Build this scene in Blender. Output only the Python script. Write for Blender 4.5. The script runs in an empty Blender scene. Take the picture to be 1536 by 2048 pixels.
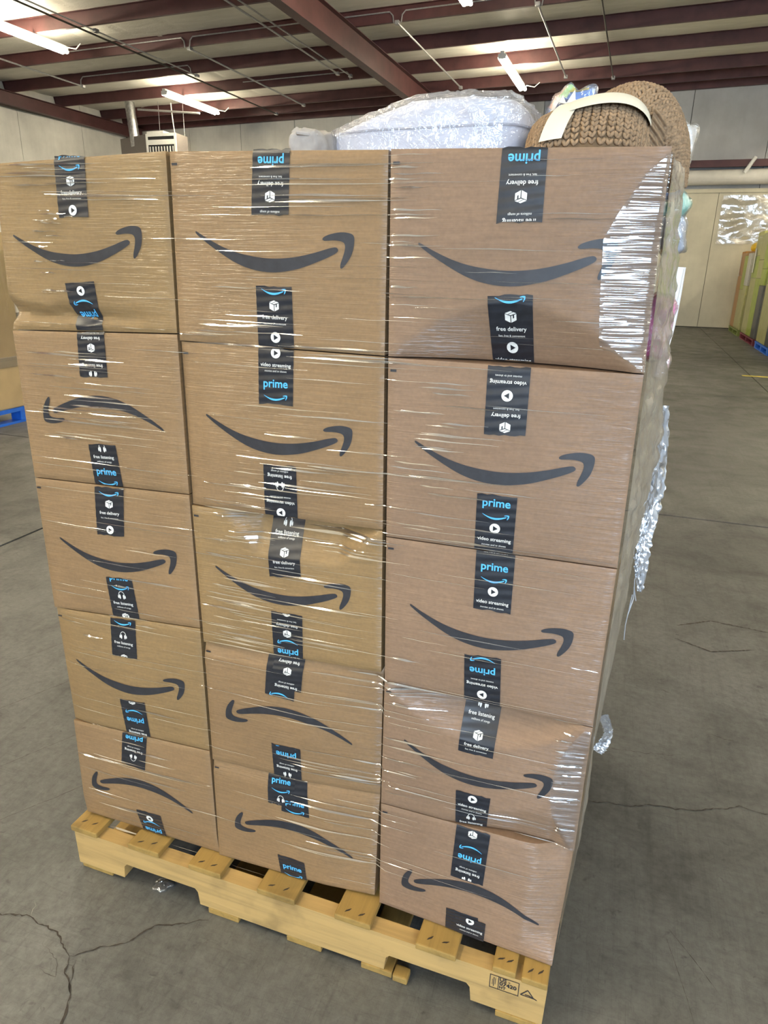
import bpy, bmesh, math, random
from mathutils import Vector, Matrix, noise
sc = bpy.context.scene
COL = sc.collection
PI = math.pi
TH = 0.023436            # the building is turned this much against the pallet stack

# ------------------------------------------------------------------ camera
cam_d = bpy.data.cameras.new('camera')
cam = bpy.data.objects.new('camera', cam_d); COL.objects.link(cam)
cam_d.sensor_fit = 'HORIZONTAL'; cam_d.sensor_width = 36.0; cam_d.lens = 1381.44 / 1536 * 36.0
cam_d.clip_start = 0.02; cam_d.clip_end = 200
RX = (0.9505083, 0.3100428, 0.0201849); RY = (0.1216559, -0.3116116, -0.9423895); RZ = (-0.2858912, 0.8982047, -0.3339080)
cam.matrix_world = Matrix(((RX[0], -RY[0], -RZ[0], 1.165827), (RX[1], -RY[1], -RZ[1], -1.140583),
                           (RX[2], -RY[2], -RZ[2], 1.516654), (0, 0, 0, 1)))
sc.camera = cam

# ------------------------------------------------------------------ world, daylight, exposure
w = bpy.data.worlds.new('world'); sc.world = w; w.use_nodes = True
w.node_tree.nodes['Background'].inputs[0].default_value = (0.62, 0.78, 1.0, 1)
w.node_tree.nodes['Background'].inputs[1].default_value = 1.0
TUBE = 110.0              # strength of the fluorescent tubes
DOOR = 1250.0             # daylight through the open dock door behind the camera
la = bpy.data.lights.new('dock_door_daylight', 'AREA'); la.shape = 'RECTANGLE'; la.size = 4.0; la.size_y = 4.0
la.energy = DOOR; la.color = (0.60, 0.78, 1.0)
lo = bpy.data.objects.new('dock_door_daylight', la); COL.objects.link(lo)
lo.location = (3.9, -9.0, 2.1)
lo.rotation_euler = Vector((0, 1, 0)).to_track_quat('-Z', 'Z').to_euler()
sc.view_settings.view_transform = 'Standard'; sc.view_settings.look = 'None'
sc.view_settings.exposure = -0.06; sc.view_settings.gamma = 1.0; sc.view_settings.use_curve_mapping = False
sc.cycles.use_denoising = True
sc.cycles.max_bounces = 8; sc.cycles.transparent_max_bounces = 24

# ------------------------------------------------------------------ helpers
def link(o, parent=None):
    COL.objects.link(o)
    if parent is not None: o.parent = parent
    return o
def tag(o, label, cat, group=None):
    o['label'] = label; o['category'] = cat
    if group: o['group'] = group
    return o
def empty(name, loc=(0, 0, 0), rz=0.0):
    o = bpy.data.objects.new(name, None); o.empty_display_size = 0.1
    o.location = loc; o.rotation_euler = (0, 0, rz)
    return link(o)
def thing(name, label, cat, loc=(0, 0, 0), rz=0.0, group=None):
    return tag(empty(name, loc, rz), label, cat, group)
class MB:
    "collects geometry for one mesh"
    def __init__(s): s.v = []; s.f = []; s.m = []
    def add(s, vs, fs, mi=0):
        b = len(s.v); s.v += [tuple(v) for v in vs]
        for f in fs: s.f.append(tuple(b + i for i in f)); s.m.append(mi)
        return s
    def box(s, c, d, rz=0.0, mi=0):
        x, y, z = [k / 2 for k in d]; cr, sr = math.cos(rz), math.sin(rz)
        vs = []
        for (a, b, e) in ((-x,-y,-z),(x,-y,-z),(x,y,-z),(-x,y,-z),(-x,-y,z),(x,-y,z),(x,y,z),(-x,y,z)):
            vs.append((c[0] + a*cr - b*sr, c[1] + a*sr + b*cr, c[2] + e))
        return s.add(vs, ((0,3,2,1),(4,5,6,7),(0,1,5,4),(1,2,6,5),(2,3,7,6),(3,0,4,7)), mi)
    def bbox(s, a, b, mi=0):
        return s.box([(a[i]+b[i])/2 for i in range(3)], [abs(b[i]-a[i]) for i in range(3)], 0, mi)
    def rbox(s, c, d, r=0.01, rz=0.0, mi=0):
        "box with chamfered edges"
        bm = bmesh.new(); bmesh.ops.create_cube(bm, size=1.0)
        for v in bm.verts: v.co = Vector((v.co.x*d[0], v.co.y*d[1], v.co.z*d[2]))
        bmesh.ops.bevel(bm, geom=list(bm.edges), offset=r, segments=2, profile=0.6, affect='EDGES')
        M = Matrix.Translation(c) @ Matrix.Rotation(rz, 4, 'Z'); bm.transform(M)
        bm.verts.index_update()
        s.add([v.co[:] for v in bm.verts], [[v.index for v in f.verts] for f in bm.faces], mi); bm.free(); return s
    def tube(s, pts, r, n=8, caps=True, mi=0):
        pts = [Vector(p) for p in pts]; R = r if isinstance(r, (list, tuple)) else [r]*len(pts)
        base = len(s.v); up = None
        for i, p in enumerate(pts):
            t = (pts[min(i+1, len(pts)-1)] - pts[max(i-1, 0)]).normalized()
            if up is None:
                up = Vector((0, 0, 1)) if abs(t.z) < .9 else Vector((1, 0, 0))
            a = t.cross(up).normalized(); b = a.cross(t).normalized(); up = b
            for k in range(n):
                q = 2*PI*k/n; s.v.append(tuple(p + (a*math.cos(q) + b*math.sin(q))*R[i]))
        for i in range(len(pts)-1):
            for k in range(n):
                s.f.append((base+i*n+k, base+i*n+(k+1) % n, base+(i+1)*n+(k+1) % n, base+(i+1)*n+k)); s.m.append(mi)
        if caps:
            s.f.append(tuple(base+k for k in reversed(range(n)))); s.m.append(mi)
            e = base+(len(pts)-1)*n; s.f.append(tuple(e+k for k in range(n))); s.m.append(mi)
        return s
    def grid(s, fn, nu, nv, mi=0, closed_u=False):
        base = len(s.v)
        cu = nu if closed_u else nu+1
        for j in range(nv+1):
            for i in range(cu): s.v.append(tuple(fn(i/nu, j/nv)))
        for j in range(nv):
            for i in range(nu):
                i2 = (i+1) % cu if closed_u else i+1
                s.f.append((base+j*cu+i, base+j*cu+i2, base+(j+1)*cu+i2, base+(j+1)*cu+i)); s.m.append(mi)
        return s
    def prism(s, poly, axis_pts, mi=0):
        "extrude list of 2d->3d rings: axis_pts = list of functions mapping (a,b) to 3d"
        n = len(poly); base = len(s.v)
        for fn in axis_pts: s.v += [tuple(fn(a, b)) for a, b in poly]
        for k in range(len(axis_pts)-1):
            for i in range(n):
                s.f.append((base+k*n+i, base+k*n+(i+1) % n, base+(k+1)*n+(i+1) % n, base+(k+1)*n+i)); s.m.append(mi)
        s.f.append(tuple(base+i for i in reversed(range(n)))); s.m.append(mi)
        e = base+(len(axis_pts)-1)*n; s.f.append(tuple(e+i for i in range(n))); s.m.append(mi)
        return s
    def build(s, name, mat, parent=None, smooth=False, origin=None, fixn=True):
        me = bpy.data.meshes.new(name)
        vs = s.v
        if origin is not None: vs = [(a-origin[0], b-origin[1], c-origin[2]) for a, b, c in vs]
        me.from_pydata(vs, [], s.f)
        for m in (mat if isinstance(mat, (list, tuple)) else [mat]): me.materials.append(m)
        me.polygons.foreach_set('material_index', s.m)
        if fixn:
            bm = bmesh.new(); bm.from_mesh(me); bmesh.ops.recalc_face_normals(bm, faces=list(bm.faces)); bm.to_mesh(me); bm.free()
        if smooth:
            me.polygons.foreach_set('use_smooth', [True]*len(me.polygons))
            if smooth != 'all':
                try: me.set_sharp_from_angle(angle=math.radians(smooth if smooth is not True else 40))
                except Exception: pass
        me.update()
        o = bpy.data.objects.new(name, me)
        if origin is not None: o.location = origin
        return link(o, parent)
def share(o, name=None, loc=None, parent=None):
    c = o.copy(); COL.objects.link(c)
    if name: c.name = name
    if loc is not None: c.location = loc
    c.parent = parent
    return c
def clamp(x, a=0.0, b=1.0): return max(a, min(b, x))
def sstep(a, b, x):
    t = clamp((x-a)/(b-a)); return t*t*(3-2*t)

# ------------------------------------------------------------------ materials
def nt(name):
    m = bpy.data.materials.new(name); m.use_nodes = True; t = m.node_tree
    return m, t, t.nodes['Principled BSDF']
def lk(t, a, b): t.links.new(a, b)
def pos(t, scale=(1, 1, 1), obj=False):
    mp = t.nodes.new('ShaderNodeMapping'); mp.inputs['Scale'].default_value = scale
    if obj:
        c = t.nodes.new('ShaderNodeTexCoord'); lk(t, c.outputs['Object'], mp.inputs[0])
    else:
        g = t.nodes.new('ShaderNodeNewGeometry'); lk(t, g.outputs['Position'], mp.inputs[0])
    return mp.outputs[0]
def nz(t, vec, scale, detail=4, rough=.55, dist=0.0):
    n = t.nodes.new('ShaderNodeTexNoise'); n.inputs['Scale'].default_value = scale
    n.inputs['Detail'].default_value = detail; n.inputs['Roughness'].default_value = rough; n.inputs['Distortion'].default_value = dist
    lk(t, vec, n.inputs['Vector']); return n.outputs['Fac']
def ramp(t, fac, stops):
    r = t.nodes.new('ShaderNodeValToRGB'); lk(t, fac, r.inputs[0])
    e = r.color_ramp.elements
    while len(e) < len(stops): e.new(0.5)
    for k, (p, c) in zip(e, stops):
        k.position = p; k.color = (c[0], c[1], c[2], 1) if isinstance(c, (tuple, list)) else (c, c, c, 1)
    return r.outputs[0]
def mix(t, a, b, fac, mode='MIX'):
    m = t.nodes.new('ShaderNodeMix'); m.data_type = 'RGBA'; m.blend_type = mode
    for s, val in ((m.inputs[0], fac), (m.inputs[6], a), (m.inputs[7], b)):
        if hasattr(val, 'links'): lk(t, val, s)
        elif isinstance(val, (tuple, list)): s.default_value = (*val[:3], 1)
        else: s.default_value = val
    return m.outputs[2]
def bump(t, h, strength=.3, dist=.01, normal=None):
    b = t.nodes.new('ShaderNodeBump'); b.inputs['Strength'].default_value = strength; b.inputs['Distance'].default_value = dist
    lk(t, h, b.inputs['Height'])
    if normal is not None: lk(t, normal, b.inputs['Normal'])
    return b.outputs[0]
def plain(name, col, rough=.5, metal=0.0, var=.12, scale=20, bmp=0.0, spec=.5, coat=0.0):
    m, t, p = nt(name)
    f = nz(t, pos(t), scale, 4)
    lo_ = tuple(c*(1-var) for c in col); hi = tuple(min(1, c*(1+var)) for c in col)
    lk(t, ramp(t, f, [(.3, lo_), (.7, hi)]), p.inputs['Base Color'])
    p.inputs['Roughness'].default_value = rough; p.inputs['Metallic'].default_value = metal
    p.inputs['Specular IOR Level'].default_value = spec; p.inputs['Coat Weight'].default_value = coat
    if bmp: lk(t, bump(t, f, bmp, .01), p.inputs['Normal'])
    return m
def film_mat(name, glossy=.25, white=.05, rough=.12, tint=(1, 1, 1), edge=.5, bumps=None):
    m, t, p = nt(name); t.nodes.remove(p)
    out = t.nodes['Material Output']
    tr = t.nodes.new('ShaderNodeBsdfTransparent'); gl = t.nodes.new('ShaderNodeBsdfGlossy'); gl.inputs['Roughness'].default_value = rough
    df = t.nodes.new('ShaderNodeBsdfDiffuse'); df.inputs[0].default_value = (*tint, 1)
    tl = t.nodes.new('ShaderNodeBsdfTranslucent'); tl.inputs[0].default_value = (*tint, 1)
    dm = t.nodes.new('ShaderNodeMixShader'); dm.inputs[0].default_value = .4; lk(t, df.outputs[0], dm.inputs[1]); lk(t, tl.outputs[0], dm.inputs[2])
    lw = t.nodes.new('ShaderNodeLayerWeight'); lw.inputs[0].default_value = .35
    mr = t.nodes.new('ShaderNodeMapRange'); mr.inputs[3].default_value = glossy; mr.inputs[4].default_value = min(1, glossy+edge)
    lk(t, lw.outputs['Fresnel'], mr.inputs[0])
    m1 = t.nodes.new('ShaderNodeMixShader'); m1.inputs[0].default_value = white
    lk(t, tr.outputs[0], m1.inputs[1]); lk(t, dm.outputs[0], m1.inputs[2])
    m2 = t.nodes.new('ShaderNodeMixShader'); lk(t, mr.outputs[0], m2.inputs[0]); lk(t, m1.outputs[0], m2.inputs[1]); lk(t, gl.outputs[0], m2.inputs[2])
    if bumps:
        h = nz(t, pos(t, bumps[0]), bumps[1], 3, .6, bumps[3] if len(bumps) > 3 else 0)
        b = bump(t, h, bumps[2], .01)
        lk(t, b, gl.inputs['Normal']); lk(t, b, lw.inputs['Normal'])
    lk(t, m2.outputs[0], out.inputs['Surface'])
    return m
def cardboard(name, col, coat=.55):
    m, t, p = nt(name)
    v = pos(t)
    a = nz(t, pos(t, (3, 3, 30)), 6, 4); b = nz(t, v, 3.0, 3); c = nz(t, pos(t, (1, 1, 1)), 160, 2)
    base = ramp(t, a, [(.3, tuple(k*.90 for k in col)), (.7, tuple(k*1.08 for k in col))])
    base = mix(t, base, ramp(t, b, [(.3, .86), (.7, 1.08)]), 1.0, 'MULTIPLY')
    base = mix(t, base, ramp(t, c, [(.3, .93), (.7, 1.06)]), 1.0, 'MULTIPLY')
    lk(t, base, p.inputs['Base Color']); p.inputs['Roughness'].default_value = .75
    # tight stretch film on the carton: a clear coat with fine drawn-out horizontal ripples
    p.inputs['Coat Weight'].default_value = coat; p.inputs['Coat Roughness'].default_value = .13
    r1 = nz(t, pos(t, (2.2, 2.2, 70)), 2.4, 3, .6); r2 = nz(t, pos(t, (5, 5, 220)), 2.0, 2, .5)
    h = mix(t, r1, r2, .4)
    lk(t, bump(t, h, 1.0, .007), p.inputs['Coat Normal'])
    return m
M = {}
M['card'] = cardboard('cardboard_under_film', (0.230, 0.134, 0.057))
M['card_daylit'] = cardboard('cardboard_under_film_pinkish_daylight', (0.222, 0.134, 0.077))  # pinkish cast of daylight on the right column, put into the colour
M['card_c'] = cardboard('cardboard_under_film_yellowish', (0.232, 0.139, 0.052))
M['card_plain'] = cardboard('cardboard_plain', (0.36, 0.24, 0.12), .3)
M['ink'] = plain('black_print', (0.022, 0.022, 0.026), .5, var=.25, scale=60)
M['tape'] = plain('black_paper_tape', (0.012, 0.014, 0.020), .35, var=.25, scale=80, coat=.5)
M['blue'] = plain('tape_blue_print', (0.08, 0.42, 0.75), .5, var=.08, scale=200)
M['white'] = plain('tape_white_print', (0.72, 0.70, 0.64), .5, var=.08, scale=200)
M['wood'] = None
def wood(name, col, axis):
    m, t, p = nt(name)
    sc_ = [30, 30, 30]; sc_[axis] = 1.6
    g = nz(t, pos(t, tuple(sc_)), 1.6, 5, .6, .6); k = nz(t, pos(t), 9, 3)
    c = ramp(t, g, [(.25, tuple(q*.72 for q in col)), (.5, col), (.8, tuple(min(1, q*1.16) for q in col))])
    c = mix(t, c, ramp(t, k, [(.28, .62), (.42, 1.0), (.75, 1.05)]), .8, 'MULTIPLY')
    lk(t, c, p.inputs['Base Color']); p.inputs['Roughness'].default_value = .72
    lk(t, bump(t, g, .35, .003), p.inputs['Normal'])
    return m
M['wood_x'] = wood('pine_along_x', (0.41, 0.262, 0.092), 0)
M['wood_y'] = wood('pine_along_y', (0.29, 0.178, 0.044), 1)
M['nail'] = plain('nail_hole', (0.03, 0.02, 0.012), .8)
def concrete_floor():
    m, t, p = nt('concrete_floor')
    v = pos(t)
    a = nz(t, v, .55, 5, .6); b = nz(t, v, 3.2, 6, .65, .4); c = nz(t, v, 42, 5, .7); s1 = nz(t, pos(t, (14, .55, 1)), 2.2, 4, .6, .3)
    s2 = nz(t, pos(t, (.8, 12, 1)), 2.0, 4, .6, .2)
    col = ramp(t, a, [(.3, (.062, .062, .057)), (.7, (.138, .137, .127))])
    col = mix(t, col, ramp(t, b, [(.25, .50), (.5, 1.0), (.8, 1.22)]), .9, 'MULTIPLY')
    col = mix(t, col, ramp(t, c, [(.3, .68), (.7, 1.22)]), .85, 'MULTIPLY')
    col = mix(t, col, ramp(t, s1, [(.28, .70), (.45, 1.0), (.7, 1.06)]), .7, 'MULTIPLY')
    col = mix(t, col, ramp(t, s2, [(.28, .75), (.42, 1.0)]), .5, 'MULTIPLY')
    # oil and tyre marks, specks, hairline scratches
    d1 = nz(t, pos(t), 1.25, 6, .7, 1.2); col = mix(t, col, ramp(t, d1, [(.30, .52), (.44, 1.0)]), .9, 'MULTIPLY')
    d2 = nz(t, pos(t), 26, 3, .6, .6); col = mix(t, col, ramp(t, d2, [(.27, .50), (.36, 1.0), (.72, 1.0), (.80, 1.35)]), .8, 'MULTIPLY')
    for sc_, dr in (((40, 1.2, 1), 1.7), ((1.6, 34, 1), 1.3), ((22, 22, 1), .8)):
        vo = t.nodes.new('ShaderNodeTexNoise'); vo.inputs['Scale'].default_value = dr; vo.inputs['Detail'].default_value = 2; vo.inputs['Distortion'].default_value = .25
        mp_ = pos(t, sc_); lk(t, mp_, vo.inputs['Vector'])
        col = mix(t, col, ramp(t, vo.outputs['Fac'], [(.485, 1.0), (.498, .72), (.511, 1.0)]), .55, 'MULTIPLY')
    lk(t, col, p.inputs['Base Color'])
    lk(t, ramp(t, b, [(.3, .62), (.7, .40)]), p.inputs['Roughness'])
    lk(t, bump(t, c, .25, .004), p.inputs['Normal'])
    return m
M['floor'] = concrete_floor()
M['joint'] = plain('dark_joint', (0.035, 0.032, 0.028), .9)
M['crack'] = plain('crack_dirt', (0.045, 0.036, 0.028), .95, var=.4, scale=90)
M['crack_lip'] = plain('crack_lip', (0.27, 0.26, 0.23), .9, var=.2, scale=90)
def wallmat(name, col, streak=True):
    m, t, p = nt(name)
    a = nz(t, pos(t), 1.0, 5, .6); b = nz(t, pos(t, (6, 6, .5)), 1.4, 4); c = nz(t, pos(t), 30, 4)
    k = ramp(t, a, [(.3, tuple(q*.82 for q in col)), (.7, tuple(min(1, q*1.1) for q in col))])
    k = mix(t, k, ramp(t, b, [(.3, .94), (.6, 1.02)]), .5, 'MULTIPLY')
    lk(t, k, p.inputs['Base Color']); p.inputs['Roughness'].default_value = .8
    lk(t, bump(t, c, .15, .01), p.inputs['Normal'])
    return m
M['wall'] = wallmat('painted_concrete', (0.74, 0.72, 0.66))
M['wall_grey'] = wallmat('painted_concrete_greyer', (0.52, 0.53, 0.54))
M['cream'] = wallmat('cream_panel', (0.56, 0.53, 0.42))
def insul():
    m, t, p = nt('vinyl_faced_insulation')
    a = nz(t, pos(t, (.6, 3, 1)), 2.0, 5, .6, .6); c = nz(t, pos(t, (1, 1, 1)), 14, 4, .6, .8)
    lk(t, ramp(t, a, [(.3, (.70, .68, .60)), (.7, (.84, .82, .74))]), p.inputs['Base Color'])
    p.inputs['Roughness'].default_value = .5
    lk(t, bump(t, mix(t, a, c, .4), .5, .03), p.inputs['Normal'])
    return m
M['insul'] = insul()
M['red'] = plain('red_oxide_steel', (0.085, 0.030, 0.030), .5, var=.25, scale=3)
M['conduit'] = plain('galvanised_conduit', (0.42, 0.42, 0.42), .38, metal=.6, var=.2, scale=30)
M['darkpipe'] = plain('dark_pipe', (0.05, 0.04, 0.03), .6)
M['galv'] = plain('galvanised_duct', (0.55, 0.56, 0.56), .3, metal=.85, var=.3, scale=14, bmp=.1)
M['fixture'] = plain('white_enamel', (0.78, 0.78, 0.74), .4, var=.05)
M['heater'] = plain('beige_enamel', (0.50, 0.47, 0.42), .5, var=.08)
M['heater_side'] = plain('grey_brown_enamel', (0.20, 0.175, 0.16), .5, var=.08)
M['black'] = plain('black_plastic', (0.02, 0.02, 0.022), .5)
m, t, p = nt('fluorescent_tube'); p.inputs['Emission Color'].default_value = (1.0, 0.88, 0.655, 1); p.inputs['Emission Strength'].default_value = TUBE
p.inputs['Base Color'].default_value = (.9, .9, .85, 1); M['tube'] = m

# ================================================================== THE BUILDING (turned by -TH)
XL, XR, YF, YB = -16.5, 9.5, -9.2, 22.4
def bldg(o): o.rotation_euler = (0, 0, -TH); o['kind'] = 'structure'; return o
def roofz(x): return 6.565 + .02*x          # underside of the insulation
def purz(x): return 6.30 + .02*x            # underside of the purlins
# floor: a dark bed with cast slabs, saw-cut joints between them
floor = MB().bbox((XL-.2, YF-.2, -.30), (XR+.2, YB+.2, -.012)).build('floor', M['joint']); bldg(floor)
xs = [XL, -12.6, -8.7, -4.9, -2.0, 3.05, 6.6, XR]; ys = [YF, -6.6, -2.2, 3.6, 9.0, 14.6, 19.0, YB]
g = .010
for i in range(len(xs)-1):
    for j in range(len(ys)-1):
        MB().bbox((xs[i]+g, ys[j]+g, -.2), (xs[i+1]-g, ys[j+1]-g, 0)).build('slab', M['floor'], floor)
def crack(pts, wid, seed, mat='crack', lift=.0012, jit=.006):
    rnd = random.Random(seed); P = []
    for a, b in zip(pts[:-1], pts[1:]):
        n = max(2, int((Vector(b)-Vector(a)).length/.008))
        for k in range(n): P.append(Vector(a).lerp(Vector(b), k/n))
    P.append(Vector(pts[-1]))
    mb = MB(); off = 0; L = []
    for i, q in enumerate(P):
        off = off*.8 + rnd.uniform(-jit, jit)*.6
        d = (P[min(i+1, len(P)-1)]-P[max(i-1, 0)]).normalized(); n = Vector((-d.y, d.x))
        ww = wid*.62*rnd.uniform(.25, 1.4)*min(1, (len(P)-i)/6, (i+1)/4)
        c = q + n*off; L.append((c+n*ww/2, c-n*ww/2))
    vs = [];
    for a, b in L: vs += [(a.x, a.y, lift), (b.x, b.y, lift)]
    fs = [(2*i, 2*i+1, 2*i+3, 2*i+2) for i in range(len(L)-1)]
    o = mb.add(vs, fs).build('crack', M[mat], floor, fixn=False)
    o.matrix_parent_inverse = Matrix.Rotation(-TH, 4, 'Z').inverted()
    return o
crack([(-.12, -.225), (-.017, -.195), (.07, -.216), (.122, -.242), (.146, -.253)], .0065, 1)
crack([(.146, -.253), (.197, -.214), (.241, -.181), (.284, -.125), (.40, -.07)], .0055, 2)
crack([(.146, -.253), (.165, -.285), (.205, -.324), (.232, -.381), (.25, -.45)], .0075, 3)
crack([(.166, -.253), (.180, -.285), (.205, -.324)], .005, 4)
crack([(.150, -.268), (.172, -.266)], .003, 14); crack([(.155, -.280), (.177, -.279)], .003, 15)
crack([(-.02, -.195), (-.03, -.17), (-.045, -.15)], .002, 5, 'crack_lip')
crack([(.10, -.30), (.146, -.30), (.12, -.265), (.06, -.245)], .0016, 6)
crack([(1.23, .667), (1.383, .685), (1.456, .714), (1.512, .713), (1.584, .744), (1.70, .789), (1.80, .795), (2.1, .85)], .0055, 7)
crack([(1.24, .95), (1.42, .955), (1.55, .99)], .0022, 8)
crack([(1.47, .28), (1.53, .20), (1.57, .14)], .0022, 9, jit=.001)
crack([(1.46, .26), (1.50, .10), (1.52, -.02)], .0014, 10, jit=.001)
crack([(1.65, 1.14), (1.75, 1.12)], .004, 11); crack([(1.50, 1.38), (1.54, 1.36)], .008, 12)
for k, (a, b) in enumerate([((-1.0, .6), (-.55, 1.75)), ((-.85, .25), (-.3, 1.5)), ((-.6, .05), (.1, 1.4)), ((-.42, -.1), (.2, .9)), ((-2.6, 1.2), (-1.7, 2.6))]):
    crack([a, ((a[0]+b[0])/2+.02, (a[1]+b[1])/2), b], .0022, 40+k, jit=.0015)
crack([(1.60, 1.95), (1.75, 2.05), (2.0, 2.02), (2.25, 1.95)], .012, 16, jit=.002)
crack([(1.58, 1.82), (1.72, 1.75), (1.9, 1.83)], .010, 17, jit=.002)
# painted yellow dash on the floor by the far loads
o = MB().bbox((2.92, 11.25, -.001), (3.32, 11.36, .0025)).build('painted_dash', plain('yellow_floor_paint', (.5, .40, .06), .7, var=.4, scale=12), floor)

# walls of tilt-up panels
wb = MB().bbox((XL-.4, YB+.06, 0), (XR+.3, YB+.3, 7.2)).build('wall_back', M['joint']); bldg(wb)
x = XL; k = 0
while x < XR:
    x2 = min(x+2.05, XR)
    MB().bbox((x+.008, YB, 0), (x2-.008, YB+.10, 6.9)).build('panel', M['wall'] if x < -3 else M['wall_grey'], wb); x = x2
wl = MB().bbox((XL-.3, YF, 0), (XL-.06, YB+.06, 7.0)).build('wall_left', M['joint']); bldg(wl)
y = YF
while y < YB-.1:
    y2 = min(y+2.6, YB)
    MB().bbox((XL-.10, y+.008, 0), (XL, y2-.008, 6.6)).build('panel', M['wall'], wl); y = y2
MB().tube([(XL+.10, 2, 5.55), (XL+.10, 16.0, 5.61), (XL+.10, 21.45, 5.68), (XL+.10, 21.5, 5.6), (XL+.10, 21.5, 3.6)], .035, 8).build('wall_pipe', M['darkpipe'], wl)
for y in (16.4, 19.0, 20.7):
    MB().tube([(XL+.10, y, 5.62), (XL+.12, y-.1, 6.0)], .012, 6).build('pipe_hanger', M['conduit'], wl)
wr = MB().bbox((XR, YF, 0), (XR+.3, YB+.06, 7.1)).build('wall_right', M['wall']); bldg(wr)
wf = MB().bbox((XL-.3, YF-.3, 0), (1.8, YF, 7)).bbox((6.2, YF-.3, 0), (XR+.3, YF, 7)).bbox((1.8, YF-.3, 4.2), (6.2, YF, 7)).build('wall_front', M['wall']); bldg(wf)
d1 = MB().bbox((1.7, YF, 0), (1.8, YF+.08, 4.3)).bbox((6.2, YF, 0), (6.3, YF+.08, 4.3)).bbox((1.7, YF, 4.2), (6.3, YF+.08, 4.3)).build('door_1', M['red']); bldg(d1)
# ceiling: sagging vinyl-faced blankets over purlins and rafters
PY = [-7.9, -6.05, -4.2, -2.35, -.5, 1.35, 3.2, 5.05, 6.95, 8.85, 10.75, 12.65, 14.53, 16.45, 18.35, 20.38, 21.45]
def ceil_fn(u, v):
    x = XL-.2 + u*(XR-XL+.4); y = YF-.2 + v*(YB-YF+.4)
    f = 1.0
    for a, b in zip(PY[:-1], PY[1:]):
        if a <= y <= b: f = math.sin(PI*(y-a)/(b-a)); break
    sag = .035*f*(.6+.8*noise.noise((x*.7, y*.5, 1)))
    s = (x/1.22) % 1.0; ridge = .03*math.exp(-((s-.5)/.03)**2)
    return (x, y, roofz(x) - sag + ridge*f + .012*noise.noise((x*2.2, y*3.0, 4)))
ceil = MB().grid(ceil_fn, 300, 190).build('ceiling', M['insul'], smooth='all'); bldg(ceil)
zprof = [(0, 0), (.07, 0), (.07, .02), (.006, .006), (.006, .255), (-.065, .255), (-.065, .262), (0, .262)]
for y in PY:
    mb = MB().prism(zprof, [lambda a, b, y=y: (XL+.02, y+a, purz(XL)+b), lambda a, b, y=y: (XR, y+a, purz(XR)+b)])
    mb.build('purlin', M['red'], ceil)
MB().prism([(0, -.03), (.12, -.03), (.12, .3), (0, .3)], [lambda a, b: (XL, YB-.16+a, purz(XL)+b), lambda a, b: (XR, YB-.16+a, purz(XR)+b)]).build('eave_strut', M['red'], ceil)
def rafter(x, zb, zt, wid):
    h = wid/2
    prof = [(-h, 0), (h, 0), (h, .012), (.005, .012), (.005, zt-zb-.012), (h, zt-zb-.012), (h, zt-zb), (-h, zt-zb), (-h, zt-zb-.012), (-.005, zt-zb-.012), (-.005, .012), (-h, .012)]
    MB().prism(prof, [lambda a, b: (x+a, YF+.02, zb+b), lambda a, b: (x+a, YB-.18, zb+b)]).build('rafter', M['red'], ceil)
rafter(-5.15, 5.66, purz(-5.15)-.004, .22); rafter(-16.3, 5.62, purz(-16.3)-.004, .22); rafter(6.2, 5.72, purz(6.2)-.004, .22)
# conduits under the purlins
def conduit(pts, r=.017, mat='conduit'): MB().tube(pts, r, 7).build('conduit', M[mat], ceil, smooth=True)
def cz(x): return purz(x)-.03
for x, y0, y1, r, mt in [(-10.45, 4, 21.3, .02, 'darkpipe'), (-10.25, 8, 12.9, .015, 'conduit'), (-10.25, 12.9, 16.6, .015, 'conduit'), (-6.75, 6, 17.6, .02, 'conduit'), (-6.52, 6, 17.9, .016, 'conduit'),
                     (-9.1, 14.6, 20.5, .02, 'conduit'), (-13.8, 11.5, 16.5, .02, 'conduit'), (-4.12, 14.5, 20.0, .02, 'conduit'), (-1.3, 14.4, 19.8, .02, 'conduit'), (-.15, 5, 20.3, .017, 'darkpipe')]:
    conduit([(x, y0, cz(x)), (x, y1, cz(x))], r, mt)
    for yy in (y0, y1): MB().rbox((x, yy, cz(x)), (.09, .11, .07), .01).build('junction_box', M['conduit'], ceil)
def bend(xa, xb, y, down_a, down_b):
    "conduit clipped to a purlin web, elbowed down at either end"
    h = .17; P = []
    if down_a: P += [(xa, y-.03, cz(xa)), (xa+.02, y-.03, purz(xa)+h*.6), (xa+.09, y-.03, purz(xa)+h)]
    else: P += [(xa, y-.03, purz(xa)+h)]
    if down_b: P += [(xb-.09, y-.03, purz(xb)+h), (xb-.02, y-.03, purz(xb)+h*.6), (xb, y-.03, cz(xb))]
    else: P += [(xb, y-.03, purz(xb)+h)]
    conduit(P, .014)
bend(-12.5, -9.16, 14.53, 0, 1); bend(-9.04, -4.2, 14.53, 1, 1); bend(-4.04, -1.36, 14.53, 1, 1); bend(-1.24, 3.0, 14.53, 1, 0)
bend(-13.8, -10.3, 16.45, 1, 1); bend(-9.9, -6.7, 18.35, 0, 1)
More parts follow.
